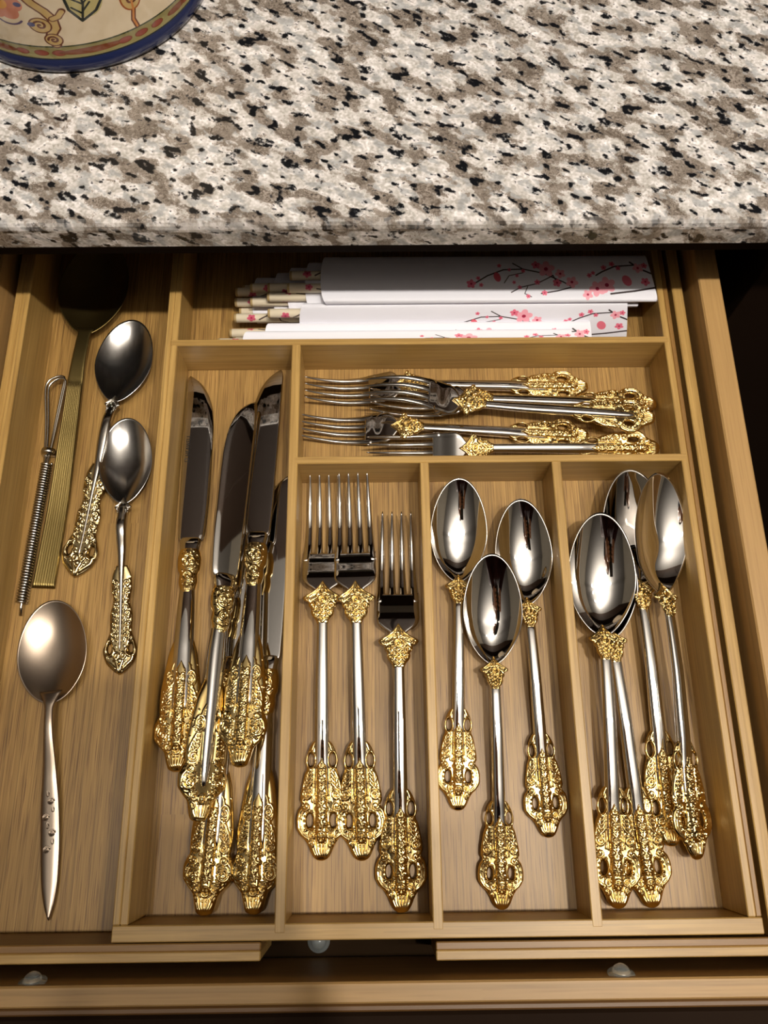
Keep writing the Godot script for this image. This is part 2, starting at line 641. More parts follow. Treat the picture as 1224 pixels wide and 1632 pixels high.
func teaspoons() -> void:
	var g := "teaspoons in the tray"
	var a := thing("teaspoon", "small spoon with gold ends at the left, beside the fork divider", "spoon", g)
	build_spoon(a, 183.0, 0.88, 16.4, 60.0, 7.6)
	place(a, Vector3(0.0136, TF, -0.0488), Vector3(0.0206, TF, -0.2308))
	place(copy(a, "teaspoon", "small spoon with gold ends lying in front, its bowl over two others", "spoon", g), Vector3(0.0340, TF, -0.0013), Vector3(0.0363, TF + 0.005, -0.1847))
	place(copy(a, "teaspoon", "small spoon with gold ends at the right, handle slanting towards the tablespoons", "spoon", g), Vector3(0.0607, TF, -0.0350), Vector3(0.0552, TF, -0.2195))


func tablespoons() -> void:
	var g := "tablespoons in the tray"
	var a := thing("tablespoon", "large spoon with gold ends lying uppermost at the left, bowl facing up", "spoon", g)
	build_spoon(a, 205.0, 0.98, 19.0, 68.0, 9.0)
	place(a, Vector3(0.0920, TF + 0.005, -0.0016), Vector3(0.0989, TF + 0.005, -0.2065))
	place(copy(a, "tablespoon", "large spoon nested under another, its handle splaying to the right below the bowl", "spoon", g), Vector3(0.1110, TF, -0.0012), Vector3(0.0979, TF, -0.2049))
	place(copy(a, "tablespoon", "large spoon leaning on its side near the right tray wall, bowl turned right", "spoon", g), Vector3(0.1330, TF + 0.0080, -0.0240), Vector3(0.1248, TF + 0.0105, -0.2292), -23.0)
	place(copy(a, "tablespoon", "large spoon behind and under the tilted one, its dark bowl reaching furthest back", "spoon", g), Vector3(0.1245, TF + 0.0003, -0.0300), Vector3(0.1190, TF, -0.2345), -3.0)


# ---- knives -----------------------------------------------------------------------
func blade_mesh(mirror: float) -> ArrayMesh:
	# from the bolster (u = 127) to the tip (u = 240): a straight back, a belly that curves in to the point
	var back := pv([[127, 5.0], [129, 6.6], [132, 7.2], [160, 8.0], [200, 8.4], [234, 8.4], [238, 8.0], [240, 7.0]])
	var edge := pv([[127, -5.0], [129, -7.0], [134, -8.2], [160, -9.4], [200, -9.6], [214, -8.6], [224, -6.2], [231, -3.0], [236, 0.8], [239, 4.6], [240, 6.4]])
	var rings := []
	for i in 61:
		var u := lerpf(127.0, 240.0, pow(i / 60.0, 0.9))
		var b := curve(back, u)
		var e := curve(edge, u)
		var w := b - e
		var t := 1.35
		if i > 56:
			t *= 0.55 + 0.45 * sqrt(maxf(0.0, (60.0 - i) / 4.0))
		var ringp := PackedVector3Array()
		for q in [[0.0, 0.80], [0.04, 0.97], [0.08, 1.0], [0.45, 1.0], [0.80, 0.97], [0.86, 0.90], [0.97, 0.25], [1.0, 0.06], [1.0, -0.06], [0.97, -0.25], [0.86, -0.90], [0.80, -0.97], [0.45, -1.0], [0.08, -1.0], [0.04, -0.97], [0.0, -0.80]]:
			ringp.append(Vector3(-(b - w * q[0]) * mirror, 6.0 + t * q[1], -u) * 0.001)
		rings.append(ringp)
	return loft(rings)


func build_knife(o: Node3D, mirror: float, ridge := false) -> void:
	var sp := pv([[0, 5.6], [60, 6.0], [127, 6.0], [240, 6.0]])
	part("blade", blade_mesh(mirror), M.mirror, o)
	part("bolster", stem(sp, pv([[118, 5.0], [124, 5.6], [128, 6.2], [131, 5.4]]), pv([[118, 4.0], [126, 3.4], [131, 1.6]]), 120, 131, 14, 3.0), M.silver, o)
	var l := []
	ring(l, 16, 0, 4.2, 4.0, 0.7, 0.8)
	spiral(l, 16, 1.6, 2.4, 0.4, 0, 500, 0.6, 0.9)
	dot(l, 16, 0, 1.3, 0.9)
	ring(l, 7.0, 0, 2.6, 2.6, 0.6, 0.8)
	dot(l, 7, 0, 1.2, 0.9)
	for a in 5:
		line(l, [[1.0 + a * 4.6, 3.4], [3.0 + a * 4.6, 4.8]], 0.7, 0.7)
		dot(l, 2.0 + a * 4.5, 5.2, 0.8, 0.8)
	for a in 4:
		line(l, [[0.5 + a * 0.4, a * 0.9], [-0.5, a * 1.0]], 0.6, 0.6)
	var r := RandomNumberGenerator.new()
	r.seed = 3
	for a in 40:
		dot(l, r.randf_range(0, 24), r.randf_range(0, 6), r.randf_range(0.35, 0.6), r.randf_range(0.3, 0.6))
	part("collar", plate(pv([[-3, 3.6], [0, 4.4], [5, 5.4], [9, 5.2], [12, 6.4], [18, 6.8], [22, 6.2], [24.5, 5.4]]), [], l, sp, {"at": 99.0, "thick": 4.4, "under": 4.4, "dome": 2.2, "nt": 48, "relief": 0.8}), M.gold, o)
	part("terminal", terminal(sp, 0.97, false, ridge, 3.0, true), M.gold, o)
	part("stem", stem(sp, pv([[14, 1.4], [24, 3.0], [60, 4.4], [85, 5.0], [102, 4.2]] if ridge else [[29, 3.6], [36, 6.0], [55, 5.8], [72, 5.4], [85, 5.0], [102, 4.2]]), pv([[14, 4.0], [24, 4.4], [60, 4.6], [90, 4.4], [104, 4.0]] if ridge else [[29, 2.6], [35, 3.9], [60, 4.3], [70, 4.6], [90, 4.4], [104, 4.0]]), 16.0 if ridge else 29.0, 103.0, 40, 2.4), M.silver, o)


func knives() -> void:
	var g := "table knives in the tray"
	var a := thing("table_knife", "table knife against the left compartment wall, flat blade with engraved lettering", "knife", g)
	build_knife(a, 1.0)
	place(a, Vector3(-0.1345, TF + 0.008, -0.0693), Vector3(-0.1388, TF - 0.004, -0.3092), -2.0)
	var e := thing("table_knife", "table knife mostly hidden under the pile, gold end lowest at the left", "knife", g)
	build_knife(e, -1.0)
	place(e, Vector3(-0.1169, TF + 0.001, -0.0006), Vector3(-0.1041, TF - 0.004, -0.2400), 0.0)
	place(copy(e, "table_knife", "table knife along the right compartment wall, gold end lowest at the right", "knife", g), Vector3(-0.0916, TF + 0.001, -0.0008), Vector3(-0.0866, TF - 0.0035, -0.2420), 4.0)
	place(copy(e, "table_knife", "table knife with the highest blade at the right, its gold end lying over other handles", "knife", g), Vector3(-0.1000, TF + 0.0140, -0.0710), Vector3(-0.0942, TF + 0.0005, -0.3080), 2.0)
	var b := thing("table_knife", "table knife twisted on its edge on top of the pile, silver ridge along its handle", "knife", g)
	build_knife(b, -1.0, true)
	place(b, Vector3(-0.1235, TF + 0.013, -0.0452), Vector3(-0.1109, TF + 0.013, -0.2780), -32.0)
	# the maker's stamp on the first blade
	var t := TextMesh.new()
	t.text = "HEAWELL"
	t.font_size = 16
	t.pixel_size = 0.0002
	t.depth = 0.0001
	var stamp := part("engraved_lettering", t, M.stamp, a)
	stamp.transform = Transform3D(Basis(Vector3(0, 0, -1), Vector3(-1, 0, 0), Vector3(0, 1, 0)), Vector3(-0.0052, 0.00748, -0.1905))
	var mark := SurfaceTool.new()
	var hp := [Vector3(0, 0, 0), Vector3(0, 0, -0.0016), Vector3(-0.0012, 0, -0.0022), Vector3(-0.0024, 0, -0.0016), Vector3(-0.0024, 0, 0), Vector3(0, 0, 0)]
	part("engraved_emblem", tube(PackedVector3Array(hp), 0.00018, 5), M.stamp, a).position = Vector3(-0.0042, 0.0074, -0.1795)


# ---- the short forks across the back ------------------------------------------------
func salad_forks() -> void:
	var g := "salad forks in the cross compartment"
	var k := 0.84
	var a := thing("salad_fork", "short fork furthest back in the cross compartment, tines touching the divider", "fork", g)
	build_fork(a, k)
	place(a, Vector3(0.1067, TF, -0.3000), Vector3(-0.0725, TF + 0.002, -0.2960), 0.0)
	place(copy(a, "salad_fork", "short fork in the cross compartment whose gold collar shows below the face-down fork", "fork", g), Vector3(0.1040, TF, -0.2655), Vector3(-0.0725, TF, -0.2712), 0.0)
	place(copy(a, "salad_fork", "short fork nearest the front of the cross compartment, tipped against the long bar", "fork", g), Vector3(0.1452, TF + 0.004, -0.2560), Vector3(-0.0343, TF + 0.004, -0.2568), 20.0)
	place(copy(a, "salad_fork", "short fork under the face-down one, only its pierced gold end showing", "fork", g), Vector3(0.1472, TF + 0.004, -0.2850), Vector3(-0.0310, TF + 0.001, -0.2880), 0.0)
	var f := thing("salad_fork", "short fork lying face down on top of the others, silver ridge along its handle", "fork", g)
	build_fork(f, k * 1.0, true)
	place(f, Vector3(0.1410, TF + 0.0050, -0.2712), Vector3(-0.0415, TF + 0.0200, -0.2890))


# ---- the odd pieces in the left side tray --------------------------------------------
func loose_utensils() -> void:
	# wide brass serving spoon
	var b := thing("serving_spoon", "large brass-coloured serving spoon with grooved handle, bowl under the worktop", "spoon")
	var sp := pv([[0, 1.4], [40, 2.0], [100, 8.0], [150, 13.0], [166, 12.0], [176, 9.6], [186, 6.5]])
	var l := []
	for q in 5:
		line(l, [[0.5, q * 1.42], [60, q * 1.30], [128, q * 1.02]], 0.55, 0.55)
	part("handle", plate(pv([[0, 6.8], [60, 6.2], [128, 5.0], [150, 4.3], [164, 4.2], [170, 5.6]]), [], l, sp, {"thick": 0.8, "under": 0.8, "nt": 60, "ds": 1.5, "dome": 10.0}), M.brass, b)
	part("bowl", bowl(165, 73, 23.0, 9.0, 12.0, -0.06), M.brass, b)
	place(b, Vector3(-0.2238, WF + 0.0006, -0.1736), Vector3(-0.2109, WF, -0.4106))
	# two ornate spoons of another pattern
	for q in 2:
		var o := thing("ornate_spoon", ["ornate aged silver spoon lying slanted on the serving spoon, larger of two alike", "smaller ornate aged silver spoon touching the divider, bowl over the other one"][q], "spoon", "ornate old spoons in the left tray")
		var L: float = [171.0, 156.0][q]
		var k: float = [1.26, 1.12][q]
		var blen: float = [59.0, 56.0][q]
		var half: float = [18.0, 16.2][q]
		var ub := L - blen
		var rim := 8.6
		var sp2 := pv([[0, 2.4], [30, 3.2], [70, 7.6], [ub - 14, 11.6], [ub - 6, rim + 1.0], [ub + 1, rim - 0.4], [ub + 7, rim - 2.8]])
		var st := []
		spiral(st, 12, 4.8, 3.4, 0.6, 60, 520, 0.7, 1.0)
		line(st, [[3, 1.8], [7, 5.6], [12, 7.2], [17, 5.6]], 0.7, 0.8)
		line(st, [[1, 0.2], [4, 0.6], [7, 1.6]], 0.8, 0.9)
		dot(st, 7, 0, 1.4, 1.0)
		ring(st, 9.5, 1.6, 1.5, 1.2, 0.5, 0.8)
		for a in 6:
			spiral(st, 20 + a * 5.4, 3.4 - 0.2 * absf(a - 2.0), 1.7, 0.4, a * 80, a * 80 + 420, 0.55, 0.9)
			dot(st, 17.6 + a * 5.5, 4.0 - 0.2 * a, 0.7, 0.8)
			line(st, [[17 + a * 5.4, 1.6], [20 + a * 5.4, 2.2]], 0.5, 0.6)
		for a in 40:
			dot(st, rng.randf_range(2, 52), rng.randf_range(1.6, 6.5), rng.randf_range(0.3, 0.5), rng.randf_range(0.3, 0.6))
		part("terminal", plate(pv(TERM_OLD), [[13.2, 4.9, 2.4, 0.8]], st, sp2, {"k": k, "kv": k * 1.1, "thick": 1.0, "under": 0.7, "nt": 60, "ds": 0.3, "nose": 3.0}), M.antique, o)
		part("stem", stem(sp2, pv([[12, 0.6], [20, 1.0], [50, 1.4], [70, 2.4], [85, 3.0], [110, 2.6]]), pv([[12, 2.0], [40, 2.6], [72, 2.4], [110, 1.7]]), 12, ub + 1), M.steel, o)
		part("collar", collar(sp2, ub - 12.0, 0.66, 0.46, 0.6, 0.9), M.steel, o)
		part("bowl", bowl(ub, blen, half, 7.2, rim, -0.05), M.worn, o)
		if q == 0:
			place(o, Vector3(-0.2062, WF, -0.1798), Vector3(-0.1841, WF + 0.003, -0.3501))
		else:
			place(o, Vector3(-0.1742, WF, -0.1229), Vector3(-0.1816, WF + 0.004, -0.2783))
	# plain dull spoon with roses
	var p := thing("dull_spoon", "dull plain silver spoon with raised roses on a tapering pointed handle", "spoon")
	var sp3 := pv([[0, 2.4], [30, 2.6], [70, 6.0], [100, 10.2], [108, 9.8], [116, 8.0], [124, 6.0]])
	part("handle", plate(pv([[0, 0.3], [3, 1.4], [9, 3.1], [20, 4.6], [40, 5.2], [55, 5.0], [75, 3.7], [95, 2.6], [106, 2.4], [111, 3.8], [116, 6.4]]), [], [], sp3, {"thick": 1.2, "under": 0.8, "nt": 30, "ds": 1.0, "dome": 3.0}), M.dull, p)
	var roses := [[34, -1.6], [42, 1.2], [50, -2.0], [58, 0.8]]
	for q in roses:
		var st := SurfaceTool.new()
		var rp := PackedVector3Array()
		for a in 26:
			var t := a / 25.0
			var an := t * TAU * 2.2
			rp.append(Vector3(q[1] + (1.9 - 1.5 * t) * cos(an), curve(sp3, q[0]) + 1.15 + 0.3 * t, -(q[0] + (1.9 - 1.5 * t) * sin(an))) * 0.001)
		part("rose", tube(rp, 0.00038, 6), M.dull, p)
		var lp := PackedVector3Array()
		for a in 9:
			var an := a * TAU / 8.0
			lp.append(Vector3(-q[1] * 0.9 + 0.7 * cos(an), curve(sp3, q[0] + 4.0) + 1.1, -(q[0] + 4.0 + 1.6 * sin(an))) * 0.001)
		part("leaf", tube(lp, 0.0003, 5), M.dull, p)
	part("bowl", bowl(109, 58.5, 19.4, 6.6, 8.4, -0.05, 1.0, 0.15), M.dull, p)
	place(p, Vector3(-0.1983, WF, 0.0018), Vector3(-0.2145, WF, -0.1648))
	# little spring whisk
	var w := thing("spring_whisk", "small wire whisk with tight coil and bent wire loop, beside the serving spoon", "whisk")
	var hp := PackedVector3Array()
	for a in 53 * 12 + 1:
		var an := a * TAU / 12.0
		hp.append(Vector3(2.9 * cos(an), 3.5 + 2.9 * sin(an), -(6.0 + a / 12.0 * 1.66)) * 0.001)
	part("coil", tube(hp, 0.00072, 6), M.steel, w)
	part("core_wire", tube(PackedVector3Array([Vector3(0, 0.002, 0.001), Vector3(0, 0.0034, -0.004), Vector3(0, 0.0035, -0.098)]), 0.0009, 8), M.steel, w)
	part("collar", lathe(PackedVector2Array([Vector2(0.0012, -0.0022), Vector2(0.0042, -0.0018), Vector2(0.0046, 0), Vector2(0.0042, 0.0018), Vector2(0.0012, 0.0022)]), 24), M.steel, w).transform = Transform3D(Basis(Vector3.RIGHT, PI / 2), Vector3(0.0002, 0.0042, -0.1010))
	for s in 2:
		var lp := PackedVector3Array()
		var pts: Array = [[[-0.8, 92], [-2.4, 104], [-4.2, 122], [-6.6, 140], [-6.0, 147], [-2.0, 150.4], [2.6, 151.5], [4.6, 149], [3.6, 140], [1.8, 120], [0.9, 104], [0.6, 92]], [[-0.1, 92], [-0.9, 104], [-2.4, 122], [-4.4, 140], [-3.8, 145], [-0.6, 148.2], [2.6, 149.5], [5.6, 148], [5.2, 140], [3.2, 120], [1.8, 104], [0.9, 92]]][s]
		for i in pts.size():
			lp.append(Vector3(pts[i][0] - 0.4, 3.6 + 5.5 * clampf((pts[i][1] - 110) / 40.0, 0, 1) + s * 1.1, -pts[i][1]) * 0.001)
		part("loop_wire", tube(smooth(lp, 4), 0.0008, 8), M.steel, w)
	place(w, Vector3(-0.2348, WF, -0.1584), Vector3(-0.2288, WF, -0.3116))


func smooth(p: PackedVector3Array, n: int) -> PackedVector3Array:
	var q := PackedVector3Array()
	for i in p.size() - 1:
		for k in n:
			q.append(p[i].cubic_interpolate(p[i + 1], p[maxi(i - 1, 0)], p[mini(i + 2, p.size() - 1)], float(k) / n))
	q.append(p[p.size() - 1])
	return q


# ---- tray and drawer ----------------------------------------------------------------
func brd(called: String, lo: Vector3, hi: Vector3, g: int, mat: Material, parent: Node, c := 0.0005) -> MeshInstance3D:
	return part(called, board(lo + Vector3(0, Y0, 0), hi + Vector3(0, Y0, 0), g, c), mat, parent)


func tray() -> void:
	var t := thing("cutlery_tray", "expandable bamboo cutlery tray with fixed dividers filling the open drawer", "tray")
	var f := TF - 0.005
	var zb := -0.4180
	brd("floor_panel", Vector3(-0.1485, f, zb), Vector3(0.1485, TF, 0.0005), 2, M.bamboo_floor, t)
	brd("front_rail", Vector3(-0.1554, f, 0.0), Vector3(0.1548, 0, 0.0073), 0, M.bamboo, t)
	brd("back_rail", Vector3(-0.1554, f, zb - 0.0073), Vector3(0.1548, 0, zb), 0, M.bamboo, t)
	brd("side_rail", Vector3(-0.1554, f, zb), Vector3(-0.1518, 0, -0.0001), 2, M.bamboo_light, t)
	brd("side_rail", Vector3(-0.1518, f, zb), Vector3(-0.1479, 0, -0.0001), 2, M.bamboo, t)
	brd("side_rail", Vector3(0.1479, f, zb), Vector3(0.1519, 0, -0.0001), 2, M.bamboo_light, t)
	brd("side_rail", Vector3(0.1519, f, zb), Vector3(0.1548, -0.0004, -0.0001), 2, M.bamboo_brown, t)
	# dividers; their tops are let into the rails
	brd("divider", Vector3(-0.1520, TF, -0.3190), Vector3(0.1505, 0.0003, -0.3148), 0, M.bamboo_light, t)
	brd("divider", Vector3(-0.0784, TF, -0.3150), Vector3(-0.0731, 0.0002, 0.0042), 2, M.bamboo, t)
	brd("divider", Vector3(-0.0752, TF, -0.2412), Vector3(0.1518, 0.0003, -0.2368), 0, M.bamboo_light, t)
	brd("divider", Vector3(-0.0029, TF, -0.2370), Vector3(0.0021, 0.0002, 0.0036), 2, M.bamboo, t)
	brd("divider", Vector3(0.0729, TF, -0.2370), Vector3(0.0781, 0.0002, 0.0034), 2, M.bamboo, t)
	for s in 2:
		var w := Node3D.new()
		w.name = "sliding_tray"
		t.add_child(w, true)
		var xo: float = [-0.2505, 0.1640][s]
		var xi: float = [-0.2416, 0.1574][s]
		var xe: float = [-0.0845, -0.0018][s]
		var zf := [0.0078, 0.0086][s] as float
		brd("floor_panel", Vector3(minf(xo, xe), WF - 0.005, zb), Vector3(maxf(xo, xe), WF, zf), 2, M.bamboo_floor, w)
		if s == 0:
			brd("side_rail", Vector3(xo, WF - 0.005, zb), Vector3(-0.2462, 0, zf), 2, M.bamboo, w)
			brd("side_rail", Vector3(-0.2462, WF - 0.005, zb), Vector3(xi, 0, zf), 2, M.bamboo_light, w)
		else:
			brd("side_rail", Vector3(xi, WF - 0.005, zb), Vector3(xo, 0, zf), 2, M.bamboo, w)
		brd("front_rail", Vector3(minf(xo, xe), WF - 0.005, zf), Vector3(maxf(xo, xe), 0.0, zf + 0.0036), 0, M.bamboo_brown, w)
		brd("front_rail", Vector3(minf(xo, xe), WF - 0.005, zf + 0.0036), Vector3(maxf(xo, xe), 0.0, zf + 0.0080), 0, M.bamboo, w)
		brd("back_rail", Vector3(minf(xo, xe), WF - 0.005, zb - 0.0073), Vector3(-0.1556 if s == 0 else xo, -0.0002, zb), 0, M.bamboo, w) if s == 0 else null


func drawer() -> void:
	var d := thing("drawer", "pulled-out kitchen drawer of pale wood holding the cutlery tray", "drawer")
	var top := 0.01566
	var bot := -0.0560
	var fl := -0.0416
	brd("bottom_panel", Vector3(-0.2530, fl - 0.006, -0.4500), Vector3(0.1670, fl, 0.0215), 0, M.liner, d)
	brd("side_panel", Vector3(0.1676, bot, -0.4560), Vector3(0.1808, top, 0.0215), 2, M.maple, d, 0.0008)
	brd("side_panel", Vector3(-0.2672, bot, -0.4560), Vector3(-0.2538, top, 0.0215), 2, M.maple, d, 0.0008)
	brd("back_panel", Vector3(-0.2536, bot, -0.4630), Vector3(0.1674, top, -0.4510), 0, M.maple, d, 0.0008)
	brd("front_board", Vector3(-0.2672, bot, 0.0218), Vector3(0.1808, top, 0.0305), 0, M.maple, d, 0.0008)
	brd("lipping", Vector3(-0.2672, bot, 0.0307), Vector3(0.1808, top - 0.0006, 0.0338), 0, M.maple_dark, d, 0.0008)
	brd("front_panel", Vector3(-0.2900, -0.1150, 0.0340), Vector3(0.2030, top - 0.0015, 0.0560), 0, M.espresso, d, 0.0015)
	for x in [-0.1862, 0.0820]:
		var b := part("bumper", lathe(PackedVector2Array([Vector2(0.0002, 0.0044), Vector2(0.0018, 0.0041), Vector2(0.0032, 0.0031), Vector2(0.0041, 0.0016), Vector2(0.0044, 0.0004), Vector2(0.0062, 0.0003), Vector2(0.0062, 0)]), 28), M.rubber, d)
		b.transform = Transform3D(Basis(Vector3.RIGHT, -PI / 2 * 0.8), Vector3(x, Y0 + 0.0095, 0.0213))
	var b2 := part("bumper", lathe(PackedVector2Array([Vector2(0.0002, 0.0044), Vector2(0.0018, 0.0041), Vector2(0.0032, 0.0031), Vector2(0.0041, 0.0016), Vector2(0.0044, 0.0004), Vector2(0.0058, 0.0003), Vector2(0.0058, 0)]), 28), M.rubber, d)
	b2.position = Vector3(-0.0600, Y0 + fl, 0.0138)


func worktop_and_cabinets() -> void:
	# worktop with an eased front edge
	var zf := -0.3357
	var prof := [[zf - 0.003, 0.0650], [zf, 0.0662], [zf, CT - 0.0042], [zf - 0.0006, CT - 0.0020], [zf - 0.0018, CT - 0.0006], [zf - 0.0040, CT], [-0.98, CT], [-0.98, 0.0650]]
	var rings := []
	for x in [-1.5, 1.5]:
		var r := PackedVector3Array()
		for p in prof:
			r.append(Vector3(x, Y0 + p[1], p[0]))
		rings.append(r)
	var v := PackedVector3Array()
	var st := SurfaceTool.new()
	st.begin(Mesh.PRIMITIVE_TRIANGLES)
	var mid := Vector3(0, Y0 + 0.074, -0.6)
	for j in prof.size():
		var j2 := (j + 1) % prof.size()
		add_flat(st, [rings[0][j], rings[1][j], rings[1][j2], rings[0][j2]], [Vector2(), Vector2(), Vector2(), Vector2()], mid)
	add_flat(st, [rings[0][0], rings[0][1], rings[0][2], rings[0][3], rings[0][4], rings[0][5], rings[0][6], rings[0][7]], [Vector2(), Vector2(), Vector2(), Vector2(), Vector2(), Vector2(), Vector2(), Vector2()], mid)
	add_flat(st, [rings[1][0], rings[1][1], rings[1][2], rings[1][3], rings[1][4], rings[1][5], rings[1][6], rings[1][7]], [Vector2(), Vector2(), Vector2(), Vector2(), Vector2(), Vector2(), Vector2(), Vector2()], mid)
	st.generate_normals()
	tag(part("worktop", st.commit(), M.granite, self), "speckled white, taupe and black granite worktop above the open drawer", "countertop")
	# base cabinet: carcass open at the front for the drawer
	var c := thing("base_cabinet", "dark base cabinet under the granite worktop, drawer pulled out of it", "cabinet")
	brd("front_frame", Vector3(-1.45, 0.0385, -0.3700), Vector3(1.45, 0.0649, -0.3520), 0, M.espresso, c)
	brd("front_frame", Vector3(-1.45, -0.78, -0.3700), Vector3(-0.2960, 0.0383, -0.3520), 1, M.espresso, c)
	brd("front_frame", Vector3(0.2060, -0.78, -0.3700), Vector3(1.45, 0.0383, -0.3520), 1, M.espresso, c)
	brd("door", Vector3(-0.2940, -0.76, -0.3700), Vector3(0.2040, -0.1000, -0.3520), 1, M.espresso, c)
	brd("back_panel", Vector3(-1.45, -0.78, -0.9790), Vector3(1.45, 0.0649, -0.9650), 0, M.espresso, c)
	brd("side_panel", Vector3(-0.3120, -0.78, -0.9640), Vector3(-0.2980, 0.0645, -0.3705), 1, M.espresso, c)
	brd("side_panel", Vector3(0.2080, -0.78, -0.9640), Vector3(0.2220, 0.0645, -0.3705), 1, M.espresso, c)
	brd("plinth", Vector3(-1.45, -Y0 + 0.001, -0.9600), Vector3(1.45, -0.781, -0.4200), 0, M.espresso, c)
	for i in 3:
		var x := -1.35 + 0.9 * i
		var w := thing("wall_cabinet", ["dark wall cabinet left of the middle one above the worktop", "middle dark wall cabinet above the worktop", "dark wall cabinet right of the middle one above the worktop"][i], "cabinet", "wall cabinets above the worktop")
		brd("body", Vector3(x, 0.55, -0.979), Vector3(x + 0.895, 1.35, -0.67), 1, M.espresso, w)
		for k in 2:
			brd("door", Vector3(x + 0.003 + 0.4475 * k, 0.552, -0.668), Vector3(x + 0.4445 + 0.4475 * k, 1.348, -0.650), 1, M.espresso, w, 0.002)


func room() -> void:
	struct("floor", box(Vector3(5.0, 0.1, 4.4)), M.floor, Vector3(0, -0.05, 0.9))
	struct("ceiling", box(Vector3(5.0, 0.1, 4.4)), M.ceiling, Vector3(0, 2.80, 0.9))
	struct("wall_back", box(Vector3(5.0, 2.8, 0.1)), M.paint, Vector3(0, 1.35, -1.03))
	struct("wall_front", box(Vector3(5.0, 2.8, 0.1)), M.paint, Vector3(0, 1.35, 3.05))
	struct("wall_left", box(Vector3(0.1, 2.8, 4.4)), M.paint, Vector3(-2.45, 1.35, 0.9))
	struct("wall_right", box(Vector3(0.1, 2.8, 4.4)), M.paint, Vector3(2.45, 1.35, 0.9))


func box(size: Vector3) -> BoxMesh:
	var b := BoxMesh.new()
	b.size = size
	return b


func ceiling_lights() -> void:
	var o := thing("ceiling_light", "ceiling bar fixture with a row of five small round bulbs above the drawer", "light")
	part("mount", box(Vector3(1.5, 0.02, 0.05)), M.white, o).position = Vector3(0.31, 2.735, 0.05)
	for i in 5:
		var at := Vector3(-0.35 + 0.33 * i, 2.44, 0.05)
		part("stalk", tube(PackedVector3Array([at + Vector3(0, 0.03, 0), at + Vector3(0, 0.288, 0)]), 0.012, 12), M.white, o)
		var ball := SphereMesh.new()
		ball.radius = 0.028
		ball.height = 0.056
		part("bulb", ball, M.glow, o).position = at
		var l := OmniLight3D.new()
		l.name = "light"
		l.light_color = Color(1.0, 0.965, 0.91)
		l.light_energy = [0.65, 0.75, 2.5, 0.75, 0.65][i] * S_LAMP
		l.light_size = 0.027
		l.omni_range = 12.0
		l.omni_attenuation = 2.0
		l.shadow_enabled = true
		l.position = at
		o.add_child(l, true)


# ---- the photographer -----------------------------------------------------------------
# bones = [from, to, radius, radius]; the skin is meshed with surface nets
func flesh(bones: Array, cell: float, k: float) -> ArrayMesh:
	var lo := Vector3.ONE * 1e6
	var hi := -lo
	for b in bones:
		var r: float = maxf(b[2], b[3]) + k + 2.5 * cell
		lo = lo.min(b[0] - Vector3.ONE * r).min(b[1] - Vector3.ONE * r)
		hi = hi.max(b[0] + Vector3.ONE * r).max(b[1] + Vector3.ONE * r)
	var n := Vector3i(((hi - lo) / cell).ceil()) + Vector3i.ONE
	var f := PackedFloat32Array()
	f.resize(n.x * n.y * n.z)
	f.fill(1.0)
	for b in bones:
		var a: Vector3 = b[0]
		var ab: Vector3 = b[1] - a
		var l2 := maxf(ab.length_squared(), 1e-9)
		var r: float = maxf(b[2], b[3]) + k + 2.0 * cell
		var p0 := Vector3i(((a.min(b[1]) - Vector3.ONE * r - lo) / cell).floor()).clamp(Vector3i.ZERO, n - Vector3i.ONE)
		var p1 := Vector3i(((a.max(b[1]) + Vector3.ONE * r - lo) / cell).ceil()).clamp(Vector3i.ZERO, n - Vector3i.ONE)
		for z in range(p0.z, p1.z + 1):
			for y in range(p0.y, p1.y + 1):
				for x in range(p0.x, p1.x + 1):
					var p := lo + Vector3(x, y, z) * cell
					var t := clampf((p - a).dot(ab) / l2, 0.0, 1.0)
					var d: float = (p - a - ab * t).length() - lerpf(b[2], b[3], t)
					var at := x + n.x * (y + n.y * z)
					var o := f[at]
					var h := maxf(k - absf(o - d), 0.0) / k
					f[at] = minf(o, d) - h * h * k * 0.25
	var v := PackedVector3Array()
	var idx := PackedInt32Array()
	var who := {}
	var sx := 1
	var sy := n.x
	var sz := n.x * n.y
	var off := [0, sx, sy, sx + sy, sz, sz + sx, sz + sy, sz + sx + sy]
	var edges := [[0, 1], [2, 3], [4, 5], [6, 7], [0, 2], [1, 3], [4, 6], [5, 7], [0, 4], [1, 5], [2, 6], [3, 7]]
	for z in n.z - 1:
		for y in n.y - 1:
			for x in n.x - 1:
				var at := x + sy * y + sz * z
				var m := 0
				for q in 8:
					if f[at + off[q]] < 0.0:
						m += 1
				if m == 0 or m == 8:
					continue
				var sum := Vector3.ZERO
				var c := 0
				for e in edges:
					var f0 := f[at + off[e[0]]]
					var f1 := f[at + off[e[1]]]
					if (f0 < 0.0) != (f1 < 0.0):
						var t := f0 / (f0 - f1)
						var q0 := Vector3(e[0] & 1, (e[0] >> 1) & 1, e[0] >> 2)
						var q1 := Vector3(e[1] & 1, (e[1] >> 1) & 1, e[1] >> 2)
						sum += q0.lerp(q1, t)
						c += 1
				who[at] = v.size()
				v.append(lo + (Vector3(x, y, z) + sum / c) * cell)
	for at in who:
		for e in [[sx, sy, sz], [sy, sz, sx], [sz, sx, sy]]:
			var inside := f[at] < 0.0
			if inside != (f[at + e[0]] < 0.0):
				var a: int = who.get(at, -1)
				var b: int = who.get(at - e[1], -1)
				var c: int = who.get(at - e[1] - e[2], -1)
				var d: int = who.get(at - e[2], -1)
				if a < 0 or b < 0 or c < 0 or d < 0:
					continue
				if inside:
					idx.append_array([a, c, b, a, d, c])
				else:
					idx.append_array([a, b, c, a, c, d])
	return closed(v, idx)


